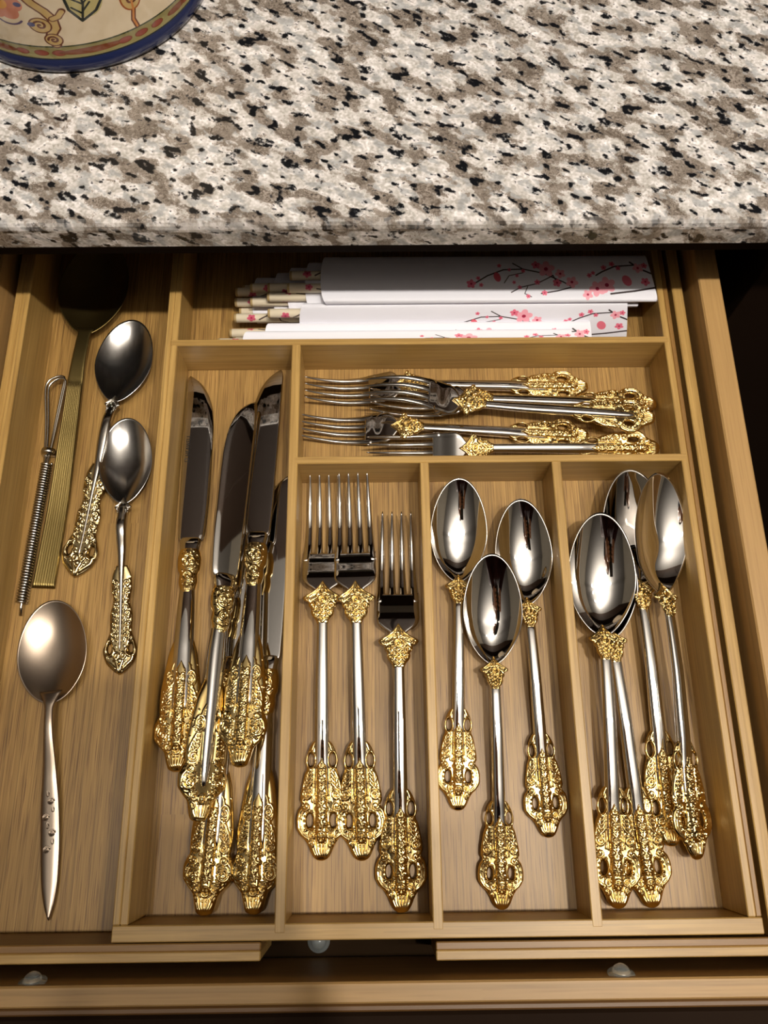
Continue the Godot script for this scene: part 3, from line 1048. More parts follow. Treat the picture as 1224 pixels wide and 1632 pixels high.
func photographer() -> void:
	var o := thing("person", "person in a dark maroon top leaning over the drawer, holding up a phone", "person")
	var V := func(x: float, y: float, z: float) -> Vector3: return Vector3(x, y, z)
	var lens := Vector3(-0.0276, Y0 + 0.4252, -0.0577)
	var rt := Vector3(0.99992, 0.00487, 0.01131)
	var up := Vector3(0.00905, 0.33144, -0.94343)
	var fw := Vector3(0.0083, -0.9435, -0.3314)
	var ph := lens - rt * 0.020 - up * 0.055 - fw * 0.009
	var skin := [
		[V.call(-0.02, 1.60, 0.115), V.call(-0.02, 1.575, 0.100), 0.084, 0.080], [V.call(-0.02, 1.575, 0.100), V.call(-0.02, 1.505, 0.055), 0.076, 0.048],
		[V.call(-0.02, 1.40, 0.235), V.call(-0.02, 1.53, 0.115), 0.058, 0.054], [V.call(-0.02, 1.545, 0.022), V.call(-0.02, 1.525, 0.002), 0.010, 0.013],
		[V.call(-0.106, 1.565, 0.115), V.call(-0.108, 1.545, 0.105), 0.014, 0.010], [V.call(0.066, 1.565, 0.115), V.call(0.068, 1.545, 0.105), 0.014, 0.010]]
	part("head", flesh(skin, 0.008, 0.02), M.skin, o)
	for s in [-1, 1]:
		var eye := SphereMesh.new()
		eye.radius = 0.011
		eye.height = 0.022
		part("eye", eye, M.white, o).position = V.call(-0.02 + s * 0.030, 1.563, 0.028)
		# hand: palm, four bent fingers behind the phone, thumb on the screen side
		var edge: Vector3 = ph + rt * (s * 0.050) - up * 0.030
		var wrist: Vector3 = ph + rt * (s * 0.085) - up * 0.095 - fw * 0.020
		var hb := [[wrist, edge + rt * (s * 0.014) - up * 0.012, 0.027, 0.022], [edge + rt * (s * 0.014) - up * 0.012, edge + rt * (s * 0.012) + up * 0.020, 0.021, 0.017]]
		for q in 4:
			var b: Vector3 = edge + rt * (s * 0.014) + up * (-0.022 + 0.019 * q)
			var m: Vector3 = b + fw * 0.016 - rt * (s * 0.006)
			hb.append([b, m, 0.0095, 0.009])
			hb.append([m, m - rt * (s * (0.030 + 0.004 * (q % 3))), 0.0088, 0.0072])
		var tb: Vector3 = edge + rt * (s * 0.018) - up * 0.030 - fw * 0.010
		hb.append([tb, tb - fw * 0.010 + up * 0.022 - rt * (s * 0.008), 0.012, 0.010])
		hb.append([tb - fw * 0.010 + up * 0.022 - rt * (s * 0.008), tb - fw * 0.010 + up * 0.040 - rt * (s * 0.024), 0.010, 0.008])
		part("hand", flesh(hb, 0.004, 0.006), M.skin, o)
	var wl := ph - rt * 0.090 - up * 0.105 - fw * 0.022
	var wr := ph + rt * 0.090 - up * 0.105 - fw * 0.022
	var top := [
		[V.call(-0.13, 1.29, 0.29), V.call(0.09, 1.29, 0.29), 0.115, 0.115], [V.call(-0.10, 1.06, 0.34), V.call(0.06, 1.06, 0.34), 0.115, 0.115],
		[V.call(-0.02, 1.26, 0.29), V.call(-0.02, 1.06, 0.34), 0.12, 0.12], [V.call(-0.10, 0.92, 0.36), V.call(0.06, 0.92, 0.36), 0.125, 0.125],
		[V.call(-0.19, 1.36, 0.27), V.call(0.15, 1.36, 0.27), 0.062, 0.062], [V.call(-0.02, 1.38, 0.26), V.call(-0.02, 1.41, 0.235), 0.075, 0.066],
		[V.call(-0.20, 1.36, 0.27), V.call(-0.29, 1.12, 0.24), 0.060, 0.047], [V.call(-0.29, 1.12, 0.24), wl, 0.047, 0.034],
		[V.call(0.16, 1.36, 0.27), V.call(0.25, 1.12, 0.24), 0.060, 0.047], [V.call(0.25, 1.12, 0.24), wr, 0.047, 0.034]]
	part("top", flesh(top, 0.014, 0.05), M.maroon, o)
	var legs := []
	for x in [-0.11, 0.07]:
		legs.append([V.call(x, 0.90, 0.36), V.call(x - 0.005, 0.48, 0.345), 0.098, 0.064])
		legs.append([V.call(x - 0.005, 0.48, 0.345), V.call(x, 0.10, 0.385), 0.064, 0.050])
	part("trousers", flesh(legs, 0.016, 0.03), M.dark_cloth, o)
	for x in [-0.11, 0.07]:
		part("shoe", flesh([[V.call(x, 0.045, 0.40), V.call(x, 0.040, 0.27), 0.044, 0.038], [V.call(x, 0.09, 0.385), V.call(x, 0.05, 0.385), 0.044, 0.046]], 0.01, 0.02), M.dark_cloth, o)
	part("hair", flesh([[V.call(-0.02, 1.625, 0.135), V.call(-0.02, 1.60, 0.165), 0.088, 0.085], [V.call(-0.02, 1.645, 0.080), V.call(-0.02, 1.64, 0.120), 0.060, 0.07], [V.call(-0.09, 1.58, 0.165), V.call(-0.10, 1.44, 0.215), 0.045, 0.035], [V.call(0.05, 1.58, 0.165), V.call(0.06, 1.44, 0.215), 0.045, 0.035], [V.call(-0.02, 1.58, 0.20), V.call(-0.02, 1.42, 0.27), 0.07, 0.05]], 0.012, 0.03), M.hair, o)
	var p := thing("phone", "black phone held up over the drawer by the person", "phone")
	p.transform = Transform3D(Basis(rt, up, -fw), ph)
	part("body", board(Vector3(-0.036, -0.0735, -0.004), Vector3(0.036, 0.0735, 0.004), 1, 0.002), M.phone, p)
	part("camera_bump", board(Vector3(0.002, 0.040, -0.0062), Vector3(0.034, 0.070, -0.0039), 1, 0.0008), M.phone, p)


# ---- canister -----------------------------------------------------------------------
func canister() -> void:
	var c := thing("ceramic_canister", "cream glazed ceramic canister painted with scrolls, blue foot band, on the worktop", "canister")
	c.position = Vector3(-0.2005, Y0 + CT, -0.516)
	var prof := [[0.0740, 0.0], [0.0772, 0.0004], [0.0784, 0.0015], [0.0787, 0.0035], [0.0782, 0.0060], [0.0770, 0.0078], [0.0766, 0.0085], [0.0764, 0.0155], [0.0764, 0.0500], [0.0768, 0.0900], [0.0780, 0.1300], [0.0795, 0.1500], [0.0790, 0.1520], [0.0770, 0.1520], [0.0755, 0.1300], [0.0740, 0.0500], [0.0730, 0.0060], [0.0001, 0.0060]]
	var v := PackedVector3Array()
	var uv := PackedVector2Array()
	var idx := PackedInt32Array()
	var n := 120
	for p in prof:
		for k in n + 1:
			var a := TAU * k / n
			v.append(Vector3(sin(a) * p[0], p[1], cos(a) * p[0]))
			uv.append(Vector2(fposmod(float(k) / n * 3.0 + 0.5, 3.0) if k < n else 0.5 + 3.0, 1.0 - clampf(p[1] / 0.06, 0.005, 0.995)))
	# the seam in uv is kept away from the front: u grows from 0.5 to 3.5
	for i in prof.size():
		for k in n + 1:
			uv[i * (n + 1) + k].x = float(k) / n * 3.0 + 0.5
	for i in prof.size() - 1:
		for k in n:
			var a := i * (n + 1) + k
			idx.append_array([a, a + n + 1, a + 1, a + 1, a + n + 1, a + n + 2])
	part("body", closed(v, idx, uv), M.pottery, c)


func stroke(im: Image, pts: Array, r: float, col: Color, closed_shape := false) -> void:
	var w := im.get_width()
	var h := im.get_height()
	var n := pts.size() - (0 if closed_shape else 1)
	for i in n:
		var a := Vector2(pts[i][0], pts[i][1])
		var b := Vector2(pts[(i + 1) % pts.size()][0], pts[(i + 1) % pts.size()][1])
		var ab := b - a
		for y in range(maxi(0, int(minf(a.y, b.y) - r - 1)), mini(h, int(maxf(a.y, b.y) + r + 2))):
			for x in range(int(minf(a.x, b.x) - r - 1), int(maxf(a.x, b.x) + r + 2)):
				var p := Vector2(x + 0.5, y + 0.5)
				var t := clampf((p - a).dot(ab) / maxf(ab.length_squared(), 1e-6), 0, 1)
				var d := (p - a - ab * t).length()
				var al := clampf(r + 0.5 - d, 0, 1) * col.a
				if al > 0.0:
					var xx := posmod(x, w)
					im.set_pixel(xx, y, im.get_pixel(xx, y).lerp(Color(col.r, col.g, col.b), al))


func blob(im: Image, cx: float, cy: float, rx: float, ry: float, col: Color, tilt := 0.0) -> void:
	var w := im.get_width()
	var h := im.get_height()
	var m := maxf(rx, ry) + 1
	for y in range(maxi(0, int(cy - m)), mini(h, int(cy + m + 1))):
		for x in range(int(cx - m), int(cx + m + 1)):
			var d := Vector2(x + 0.5 - cx, y + 0.5 - cy).rotated(-tilt)
			var l := Vector2(d.x / rx, d.y / ry).length()
			var al := clampf((1.0 - l) * minf(rx, ry) + 0.5, 0, 1) * col.a
			if al > 0.0:
				var xx := posmod(x, w)
				im.set_pixel(xx, y, im.get_pixel(xx, y).lerp(Color(col.r, col.g, col.b), al))


func arc_pts(cx: float, cy: float, r0: float, r1: float, a0: float, a1: float, n := 18) -> Array:
	var p := []
	for i in n + 1:
		var f := float(i) / n
		var a := deg_to_rad(lerpf(a0, a1, f))
		var r := lerpf(r0, r1, f)
		p.append([cx + r * cos(a), cy + r * sin(a)])
	return p


func pottery_image() -> Image:
	# 120 degrees of the wall by 60 mm: the middle column faces the drawer. 8.53 px per degree, 8.53 px per mm
	var W := 1024
	var H := 512
	var im := Image.create(W, H, false, Image.FORMAT_RGB8)
	im.fill(Color(0.80, 0.73, 0.62))
	var X := func(deg: float) -> float: return 512.0 + deg * 8.533
	var Y := func(mm: float) -> float: return 512.0 - mm * 8.533
	im.fill_rect(Rect2i(0, int(Y.call(15.5)), W, 512), Color(0.50, 0.46, 0.29))
	im.fill_rect(Rect2i(0, int(Y.call(16.1)), W, 7), Color(0.20, 0.22, 0.12))
	im.fill_rect(Rect2i(0, int(Y.call(8.3)), W, 512), Color(0.11, 0.14, 0.27))
	im.fill_rect(Rect2i(0, int(Y.call(8.6)), W, 5), Color(0.14, 0.15, 0.16))
	im.fill_rect(Rect2i(0, 505, W, 7), Color(0.5, 0.46, 0.38))
	var red := Color(0.48, 0.23, 0.18)
	var brown := Color(0.40, 0.20, 0.10)
	for q in [[-58, 1.0], [-52, 1.0], [-46, 2.6], [-36, 1.0], [-30, 1.0], [-21.6, 2.2], [-13.4, 1.1], [-5.5, 1.2], [1.8, 1.2], [15.5, 5.4], [29.1, 1.2], [36.6, 1.2], [44.5, 1.2], [56, 2.2]]:
		blob(im, X.call(q[0]), Y.call(12.0), 22 * q[1], 15, brown)
		blob(im, X.call(q[0]), Y.call(12.0), 18 * q[1], 12, red if q[1] < 2 else Color(0.42, 0.22, 0.12))
	var line_c := Color(0.36, 0.18, 0.10)
	var gold_c := Color(0.72, 0.60, 0.38)
	# leaf with veins
	var leaf := [[11.5, 46], [12.0, 36], [15.6, 29.0], [22, 33], [26, 39], [26, 46]]
	var lp := []
	for q in leaf:
		lp.append([X.call(q[0]), Y.call(q[1])])
	blob(im, X.call(18.6), Y.call(40.0), 62, 82, Color(0.68, 0.63, 0.42))
	stroke(im, lp, 5, Color(0.10, 0.13, 0.12))
	stroke(im, [[X.call(15.6), Y.call(29.0)], [X.call(18), Y.call(38)], [X.call(18), Y.call(48)]], 4, Color(0.12, 0.14, 0.12))
	for q in [[16.5, 33, 13.2, 37], [16.9, 34, 20.5, 38], [17.6, 38, 13.6, 42], [17.8, 38, 23, 43]]:
		stroke(im, [[X.call(q[0]), Y.call(q[1])], [X.call(q[2]), Y.call(q[3])]], 3.5, Color(0.12, 0.14, 0.12))
	# scroll with curls at the left of the leaf
	var sc := []
	for q in [[-4, 47], [-1, 41], [2.5, 36.5], [4.6, 32], [4.4, 27], [2, 23.5], [0.5, 20], [2.0, 17.2]]:
		sc.append([X.call(q[0]), Y.call(q[1])])
	stroke(im, sc, 19, line_c)
	stroke(im, sc, 13, gold_c)
	stroke(im, [[X.call(4.5), Y.call(32)], [X.call(7.0), Y.call(33)], [X.call(9.2), Y.call(36)]], 13, line_c)
	stroke(im, [[X.call(4.5), Y.call(32)], [X.call(7.0), Y.call(33)], [X.call(9.0), Y.call(35.5)]], 9, gold_c)
	for q in [[-1.2, 28.5, 34.0], [1.8, 20.0, 27.0]]:
		blob(im, X.call(q[0]), Y.call(q[1]), q[2] + 5, q[2] + 5, line_c)
		blob(im, X.call(q[0]), Y.call(q[1]), q[2], q[2], gold_c)
		stroke(im, arc_pts(X.call(q[0]), Y.call(q[1]), q[2] * 0.7, 3, 180, 640), 4, line_c)
	# pendant scroll
	var pd := []
	for q in [[33, 47], [34.5, 40], [36.5, 32], [36.2, 26], [35.0, 21], [35.8, 16.5]]:
		pd.append([X.call(q[0]), Y.call(q[1])])
	stroke(im, pd, 9, line_c)
	blob(im, X.call(36.4), Y.call(33), 40, 62, Color(0.55, 0.28, 0.12))
	blob(im, X.call(36.4), Y.call(33), 34, 56, gold_c)
	stroke(im, arc_pts(X.call(36.6), Y.call(32), 22, 4, 0, 460), 4, line_c)
	stroke(im, pd, 4, Color(0.72, 0.46, 0.22))
	# flower and small leaves at the far left, blue dots
	for a in 6:
		blob(im, X.call(-14.5) + 46 * cos(a * TAU / 6), Y.call(40) + 46 * sin(a * TAU / 6), 36, 36, Color(0.74, 0.46, 0.36))
	blob(im, X.call(-14.5), Y.call(40), 30, 30, Color(0.80, 0.58, 0.30))
	stroke(im, arc_pts(X.call(-14), Y.call(34), 60, 30, 30, 200), 4, Color(0.36, 0.30, 0.40))
	for q in [[-6.8, 40], [-4.6, 29], [4.0, 46], [-9, 44]]:
		blob(im, X.call(q[0]), Y.call(q[1]), 13, 11, Color(0.22, 0.22, 0.40))
	return im


# ---- chopsticks ---------------------------------------------------------------------
func sleeve_mesh(len: float, wid: float, th: float) -> ArrayMesh:
	var v := PackedVector3Array()
	var uv := PackedVector2Array()
	var idx := PackedInt32Array()
	var n := 40
	var m := 12
	for i in m + 1:
		var f := float(i) / m
		for k in n + 1:
			var a := TAU * k / n
			var c := cos(a)
			var s := sin(a)
			var zz := c * wid / 2
			var yy := signf(s) * pow(absf(s), 0.38) * th / 2 * (1.0 - 0.22 * f)
			var x := f * len
			if i == m:
				x += 0.004 * (zz / wid)
			if i == 0:
				x -= 0.003 * s
			v.append(Vector3(x, yy, zz))
			uv.append(Vector2(f * len / 0.212, 0.5 - c * 0.47 if s >= 0.0 else 0.5 + c * 0.47))
	for i in m:
		for k in n:
			var a := i * (n + 1) + k
			idx.append_array([a, a + 1, a + n + 1, a + 1, a + n + 2, a + n + 1])
	return closed(v, idx, uv)


func stick_mesh() -> ArrayMesh:
	var v := PackedVector3Array()
	var uv := PackedVector2Array()
	var idx := PackedInt32Array()
	var n := 16
	var prof := [[0.0, 0.0008], [0.0, 0.0025], [0.0004, 0.0029], [0.060, 0.0028], [0.150, 0.0021], [0.224, 0.0016], [0.225, 0.0006]]
	for p in prof:
		for k in n + 1:
			var a := TAU * k / n
			v.append(Vector3(p[0], sin(a) * p[1], cos(a) * p[1]))
			uv.append(Vector2(p[0] / 0.06, float(k) / n))
	for i in prof.size() - 1:
		for k in n:
			var a := i * (n + 1) + k
			idx.append_array([a, a + 1, a + n + 1, a + 1, a + n + 2, a + n + 1])
	return closed(v, idx, uv)


func chopsticks() -> void:
	# [left end x, y, z, length, tilt about x in degrees]
	var sl := [
		[-0.0588, -0.0030, -0.3625, 0.2050, 0.0, "topmost white paper chopstick sleeve of the rear pile, cherry blossom print"],
		[-0.0690, -0.0092, -0.3632, 0.2040, 0.0, "second sleeve of the rear chopstick pile, under the topmost one"],
		[-0.0810, -0.0150, -0.3636, 0.2040, 0.0, "third sleeve down in the rear chopstick pile"],
		[-0.0905, -0.0208, -0.3640, 0.2040, 0.0, "fourth sleeve down in the rear chopstick pile"],
		[-0.1050, -0.0266, -0.3645, 0.2040, 0.0, "lowest sleeve of the rear chopstick pile, reaching furthest left"],
		[-0.0727, -0.0165, -0.3412, 0.2140, 58.0, "bright white blossom sleeve leaning in front of the rear pile"],
		[-0.0950, -0.0215, -0.3290, 0.2080, 35.0, "grey shaded sleeve with slanted open end, in front of the bright leaning one"],
		[-0.1080, -0.0166, -0.3266, 0.2200, 35.0, "sleeve wedged against the cross bar, only its thin top edge showing"]]
	var sm := sleeve_mesh(0.205, 0.0335, 0.0066)
	var sm2 := sleeve_mesh(0.205, 0.0250, 0.0064)
	var sm3 := sleeve_mesh(0.205, 0.0140, 0.0060)
	for i in sl.size():
		var q: Array = sl[i]
		var o := part("paper_sleeve", sm if i < 5 else sm3 if i == 7 else sm2, M.paper, self)
		tag(o, q[5], "sleeve", "paper chopstick sleeves")
		o.transform = Transform3D(Basis(Vector3.RIGHT, deg_to_rad(q[4])), Vector3(q[0], Y0 + q[1], q[2]))
	var stm := stick_mesh()
	# [x, y, z, turn about x, printed?, label]
	var ss := [
		[-0.0815, -0.0030, -0.3665, 0, "rear chopstick of the pair from the topmost sleeve"],
		[-0.0828, -0.0030, -0.3572, 200, "front chopstick of the pair from the topmost sleeve"],
		[-0.0960, -0.0092, -0.3620, 90, "rear chopstick of the pair from the second sleeve down"],
		[-0.0960, -0.0092, -0.3550, 140, "front chopstick of the pair from the second sleeve down"],
		[-0.1080, -0.0150, -0.3660, 30, "rear chopstick of the pair from the third sleeve down"],
		[-0.1075, -0.0150, -0.3555, 160, "front chopstick of the pair from the third sleeve down"],
		[-0.1185, -0.0208, -0.3670, 70, "rear chopstick of the pair from the fourth sleeve down"],
		[-0.1185, -0.0208, -0.3590, 10, "front chopstick of the pair from the fourth sleeve down"],
		[-0.1165, -0.0266, -0.3560, 110, "front chopstick of the pair from the lowest rear sleeve"],
		[-0.1150, -0.0266, -0.3730, 110, "rear chopstick of the pair from the lowest rear sleeve"],
		[-0.0955, -0.0112, -0.3445, 60, "upper chopstick of the pair from the bright leaning sleeve"],
		[-0.0958, -0.0204, -0.3388, 100, "lower chopstick from the bright leaning sleeve, with bare wood band"],
		[-0.1180, -0.0190, -0.3462, 20, "printed chopstick with pink spot beside the bare wood band"],
		[-0.1220, -0.0272, -0.3402, 130, "printed chopstick with pink spot, second row from the cross bar"],
		[-0.1180, -0.0208, -0.3300, 250, "cream chopstick from the grey shaded slanted sleeve"],
		[-0.1270, -0.0166, -0.3266, 0, "chopstick furthest left, squeezed beside the cross bar"]]
	for i in ss.size():
		var q: Array = ss[i]
		var o := part("chopstick", stm, M.stick_band if i == 11 else M.stick, self)
		tag(o, "white " + q[4] if i < 11 else q[4], "chopstick", "printed chopsticks")
		o.transform = Transform3D(Basis(Vector3.RIGHT, deg_to_rad(q[3])), Vector3(q[0], Y0 + q[1], q[2]))


func blossom(im: Image, x: float, y: float, r: float, col: Color) -> void:
	for a in 5:
		var t := a * TAU / 5 + x
		blob(im, x + r * 0.62 * cos(t), y + r * 0.62 * sin(t), r * 0.52, r * 0.42, col, t)
	blob(im, x, y, r * 0.25, r * 0.25, Color(0.62, 0.10, 0.25))


func sleeve_image() -> Image:
	var W := 1024
	var H := 160
	var im := Image.create(W, H, false, Image.FORMAT_RGB8)
	im.fill(Color(0.86, 0.86, 0.90))
	var br := Color(0.16, 0.11, 0.12)
	var pink := Color(0.85, 0.42, 0.52)
	var pale := Color(0.90, 0.62, 0.68)
	stroke(im, [[452, 60], [490, 84], [540, 104], [600, 106], [660, 92], [720, 62], [745, 46]], 1.8, br)
	stroke(im, [[600, 106], [570, 126]], 1.6, br)
	stroke(im, [[660, 92], [690, 84], [700, 60]], 1.4, br)
	stroke(im, [[690, 84], [640, 58], [590, 46], [560, 30]], 1.4, br)
	stroke(im, [[610, 48], [600, 26], [620, 16]], 1.1, br)
	stroke(im, [[540, 60], [556, 84], [600, 94]], 1.1, br)
	stroke(im, [[745, 46], [700, 34], [650, 26]], 1.8, br)
	stroke(im, [[860, 24], [930, 32], [1000, 44]], 2.6, br)
	stroke(im, [[1000, 84], [960, 104], [930, 128]], 2.6, br)
	stroke(im, [[940, 118], [880, 114], [840, 96], [820, 84]], 2.0, br)
	var r := RandomNumberGenerator.new()
	r.seed = 4
	for q in [[440, 58, 13], [470, 54, 6], [462, 76, 6], [558, 104, 5], [528, 118, 6], [600, 100, 6], [640, 62, 8], [586, 46, 6], [700, 60, 12], [745, 62, 17], [670, 106, 24], [712, 90, 14], [640, 120, 12], [820, 40, 22], [850, 52, 24], [790, 22, 14], [800, 84, 7], [812, 92, 6], [846, 110, 8], [872, 122, 8], [890, 108, 7], [952, 108, 15], [974, 116, 9], [966, 62, 12], [1000, 40, 9], [660, 28, 8], [570, 62, 5], [580, 84, 5], [610, 18, 6]]:
		blossom(im, q[0], q[1], q[2], pale if q[2] > 13 else pink)
	blob(im, 520, 80, 10, 16, Color(0.82, 0.35, 0.42), 0.3)
	blob(im, 912, 66, 13, 18, Color(0.84, 0.42, 0.50), 0.4)
	return im


func stick_image(band: bool) -> Image:
	var im := Image.create(192, 64, false, Image.FORMAT_RGB8)
	im.fill(Color(0.87, 0.82, 0.73))
	im.fill_rect(Rect2i(0, 0, 5, 64), Color(0.70, 0.60, 0.42))
	if band:
		im.fill_rect(Rect2i(0, 0, 44, 64), Color(0.72, 0.58, 0.36))
	var br := Color(0.20, 0.13, 0.12)
	stroke(im, [[52, 10], [70, 20], [92, 18], [120, 34], [150, 40]], 1.3, br)
	stroke(im, [[92, 18], [96, 6], [110, 2]], 1.0, br)
	stroke(im, [[60, 44], [84, 40], [108, 52], [130, 50]], 1.2, br)
	if not band:
		blossom(im, 36, 14, 8, Color(0.80, 0.36, 0.46))
		blossom(im, 44, 48, 7, Color(0.80, 0.36, 0.46))
	blossom(im, 126, 34, 7, Color(0.84, 0.45, 0.52))
	return im


# ---- materials ------------------------------------------------------------------------
func metal(c: Color, rough: float) -> StandardMaterial3D:
	var m := StandardMaterial3D.new()
	m.albedo_color = c
	m.metallic = 1.0
	m.roughness = rough
	return m


func matte(c: Color, rough: float, tex: Image = null) -> StandardMaterial3D:
	var m := StandardMaterial3D.new()
	m.albedo_color = c
	m.roughness = rough
	if tex:
		m.albedo_texture = ImageTexture.create_from_image(tex)
	return m


func wood_image(w: int, h: int, seed_: int, dark_dash: float, contrast: float, c0: Color, c1: Color, strips: int) -> Image:
	var n := FastNoiseLite.new()
	n.seed = seed_
	n.noise_type = FastNoiseLite.TYPE_SIMPLEX
	n.frequency = 1.0
	n.fractal_octaves = 2
	var data := PackedByteArray()
	data.resize(w * h * 3)
	var tone := PackedFloat32Array()
	var r := RandomNumberGenerator.new()
	r.seed = seed_
	for i in strips:
		tone.append(r.randf_range(-1, 1))
	var at := 0
	for y in h:
		var sy := int(float(y) / h * strips)
		var edge := absf(fposmod(float(y) / h * strips, 1.0) - 0.5) > 0.48
		for x in w:
			var f := float(x) / w
			# blend two samples so that the texture repeats along the grain
			var a := n.get_noise_2d(f * 5.0, y * 0.30 + 40.0 * sy)
			var b := n.get_noise_2d(f * 5.0 + 50.0, y * 0.11)
			var t := 0.5 + contrast * (0.42 * a + 0.30 * b + 0.22 * tone[sy])
			var fade := minf(f, 1.0 - f) * 14.0
			if fade < 1.0:
				t = lerpf(0.5 + contrast * 0.22 * tone[sy], t, fade)
			var c := c0.lerp(c1, clampf(t, 0, 1))
			var d := n.get_noise_2d(f * 7.0 + 200.0, y * 0.5)
			if d > 0.42:
				c = c.lerp(Color(0.30, 0.18, 0.08), minf(1.0, (d - 0.42) * 3.0) * dark_dash)
			if edge:
				c = c * (1.0 - 0.16 * contrast)
			data[at] = int(clampf(c.r, 0, 1) * 255)
			data[at + 1] = int(clampf(c.g, 0, 1) * 255)
			data[at + 2] = int(clampf(c.b, 0, 1) * 255)
			at += 3
	return Image.create_from_data(w, h, false, Image.FORMAT_RGB8, data)


func granite_image(w: int, h: int) -> Image:
	# 3.2 pixels per millimetre
	var n := FastNoiseLite.new()
	n.noise_type = FastNoiseLite.TYPE_SIMPLEX
	n.frequency = 1.0
	n.fractal_type = FastNoiseLite.FRACTAL_NONE
	var fb := FastNoiseLite.new()
	fb.noise_type = FastNoiseLite.TYPE_SIMPLEX
	fb.frequency = 1.0
	fb.fractal_octaves = 4
	fb.seed = 9
	var cell := FastNoiseLite.new()
	cell.noise_type = FastNoiseLite.TYPE_CELLULAR
	cell.cellular_return_type = FastNoiseLite.RETURN_CELL_VALUE
	cell.frequency = 1.0
	cell.fractal_type = FastNoiseLite.FRACTAL_NONE
	cell.seed = 5
	var data := PackedByteArray()
	data.resize(w * h * 3)
	var at := 0
	for y in h:
		for x in w:
			# the stone's grain runs from upper left to lower right
			var p := (x * 0.86 + y * 0.50)
			var q := (-x * 0.50 + y * 0.86)
			var fine := n.get_noise_2d(x * 0.11, y * 0.11)
			var mid := fb.get_noise_2d(p * 0.024 + 300.0, q * 0.036)
			var big := fb.get_noise_2d(p * 0.0095, q * 0.0165)
			var grain := cell.get_noise_2d(x * 0.085 + 2.0 * mid, y * 0.085 + 2.0 * fine)
			var shade := 0.15 * mid + 0.07 * fine + 0.05 * grain
			var r := 0.795 + shade
			var g := 0.775 + shade
			var b := 0.765 + shade * 1.1
			# bluish grey veils in the white
			var veil := clampf((fb.get_noise_2d(p * 0.018 + 900.0, q * 0.03) - 0.10) * 3.0, 0.0, 1.0) * 0.55
			r = lerpf(r, 0.53, veil)
			g = lerpf(g, 0.54, veil)
			b = lerpf(b, 0.55, veil)
			# taupe grains in patches
			var t := clampf((big + 0.42 * mid + 0.20 * grain + 0.08 * fine - 0.01) * 4.6, 0.0, 1.0) * 0.95
			if t > 0.0:
				var e := 0.11 * grain + 0.06 * mid + 0.04 * fine
				r = lerpf(r, 0.455 + e, t)
				g = lerpf(g, 0.415 + e, t)
				b = lerpf(b, 0.38 + e, t)
			# black mica flecks, softly edged
			var blk := n.get_noise_2d(p * 0.0185 + 700.0, q * 0.036) + 0.38 * fb.get_noise_2d(p * 0.06, q * 0.075 + 90.0) + 0.22 * big + 0.08 * grain
			var k := clampf((blk - 0.64) * 4.2, 0.0, 1.0)
			if k > 0.0:
				r = lerpf(r, 0.055, k * 0.96)
				g = lerpf(g, 0.06, k * 0.96)
				b = lerpf(b, 0.075, k * 0.96)
			else:
				var s := clampf((n.get_noise_2d(p * 0.055 + 60.0, q * 0.08) + 0.3 * mid - 0.93) * 6.0, 0.0, 0.7)
				r = lerpf(r, 0.14, s)
				g = lerpf(g, 0.14, s)
				b = lerpf(b, 0.16, s)
			data[at] = int(clampf(r, 0, 1) * 255)
			data[at + 1] = int(clampf(g, 0, 1) * 255)
			data[at + 2] = int(clampf(b, 0, 1) * 255)
			at += 3
	return Image.create_from_data(w, h, false, Image.FORMAT_RGB8, data)


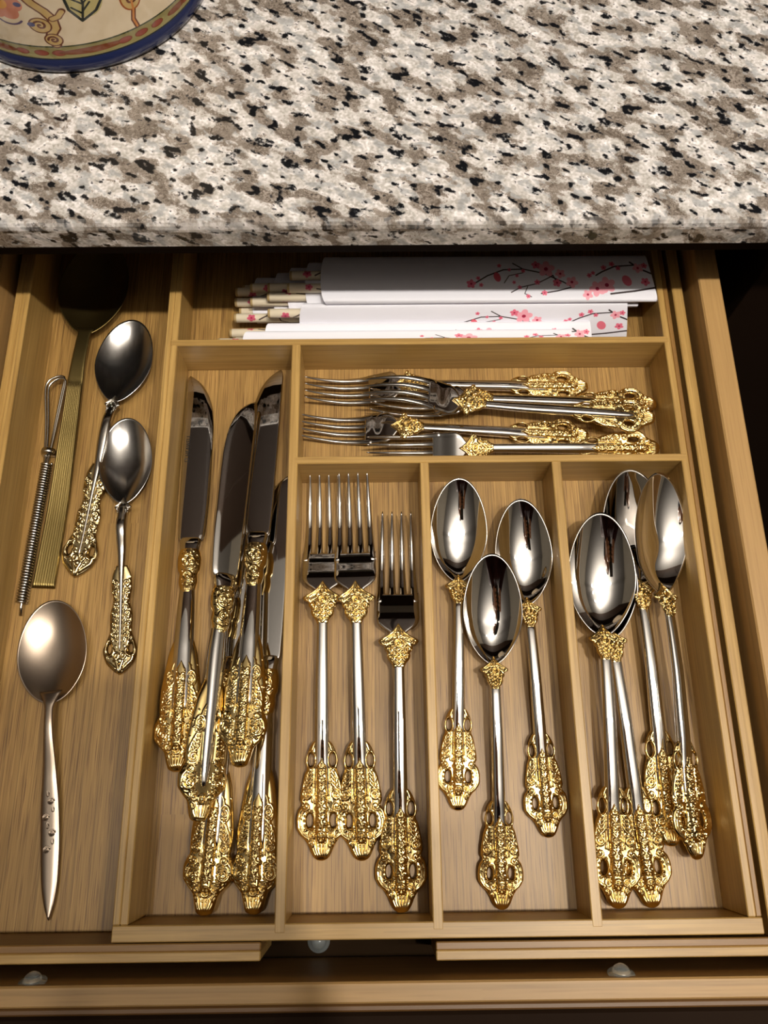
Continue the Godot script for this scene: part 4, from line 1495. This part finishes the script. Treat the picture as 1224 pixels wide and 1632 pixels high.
func materials() -> void:
	M.silver = metal(Color(0.88, 0.87, 0.86), 0.025)
	M.mirror = metal(Color(0.84, 0.83, 0.82), 0.03)
	M.gold = metal(Color(0.95, 0.84, 0.58), 0.10)
	M.brass = metal(Color(0.54, 0.47, 0.29), 0.36)
	M.antique = metal(Color(0.78, 0.70, 0.52), 0.20)
	M.steel = metal(Color(0.74, 0.72, 0.69), 0.17)
	M.worn = metal(Color(0.74, 0.73, 0.72), 0.20)
	M.dull = metal(Color(0.66, 0.60, 0.54), 0.30)
	M.stamp = metal(Color(0.20, 0.20, 0.20), 0.5)
	var bf := wood_image(1024, 512, 3, 0.75, 0.85, Color(0.49, 0.37, 0.185), Color(0.66, 0.52, 0.295), 14)
	var br := wood_image(1024, 256, 8, 0.16, 0.7, Color(0.58, 0.45, 0.24), Color(0.725, 0.59, 0.35), 22)
	M.bamboo_floor = matte(Color.WHITE, 0.44, bf)
	M.bamboo = matte(Color.WHITE, 0.40, br)
	M.bamboo_light = matte(Color(1.0, 1.0, 1.0), 0.40, br)
	M.bamboo_brown = matte(Color(0.78, 0.72, 0.66), 0.42, br)
	var mp := wood_image(512, 256, 21, 0.10, 0.45, Color(0.58, 0.45, 0.27), Color(0.69, 0.55, 0.35), 3)
	M.maple = matte(Color.WHITE, 0.45, mp)
	M.maple_dark = matte(Color(0.62, 0.56, 0.50), 0.45, mp)
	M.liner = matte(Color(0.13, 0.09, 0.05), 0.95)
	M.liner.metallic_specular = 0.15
	M.espresso = matte(Color(0.12, 0.075, 0.04), 0.75)
	M.espresso.metallic_specular = 0.2
	M.granite = matte(Color.WHITE, 0.22, granite_image(1600, 1000))
	M.granite.uv1_triplanar = true
	M.granite.uv1_world_triplanar = true
	M.granite.uv1_scale = Vector3(1.0 / 0.5, 1.0 / 0.3125, 1.0 / 0.3125)
	M.granite.uv1_offset = Vector3(0.54, 0.0, 0.016)
	M.pottery = matte(Color.WHITE, 0.10, pottery_image())
	M.pottery.clearcoat_enabled = true
	M.pottery.clearcoat = 0.6
	M.pottery.clearcoat_roughness = 0.05
	M.paper = matte(Color.WHITE, 0.55, sleeve_image())
	M.paper.cull_mode = BaseMaterial3D.CULL_DISABLED
	M.stick = matte(Color.WHITE, 0.45, stick_image(false))
	M.stick_band = matte(Color.WHITE, 0.45, stick_image(true))
	M.rubber = matte(Color(0.85, 0.88, 0.88, 0.12), 0.08)
	M.rubber.refraction_enabled = true
	M.rubber.refraction_scale = 0.045
	M.paint = matte(Color(0.50, 0.47, 0.42), 0.8)
	M.ceiling = matte(Color(0.60, 0.59, 0.58), 0.8)
	M.white = matte(Color(0.9, 0.9, 0.88), 0.5)
	M.floor = matte(Color(0.26, 0.19, 0.13), 0.5)
	M.skin = matte(Color(0.78, 0.58, 0.46), 0.5)
	M.maroon = matte(Color(0.20, 0.035, 0.05), 0.8)
	M.dark_cloth = matte(Color(0.06, 0.06, 0.07), 0.8)
	M.hair = matte(Color(0.05, 0.035, 0.03), 0.6)
	M.phone = matte(Color(0.03, 0.03, 0.035), 0.3)
	var gl := matte(Color(1, 1, 1), 0.5)
	gl.emission_enabled = true
	gl.emission = Color(1.0, 0.92, 0.80)
	gl.emission_energy_multiplier = 6.0
	M.glow = gl
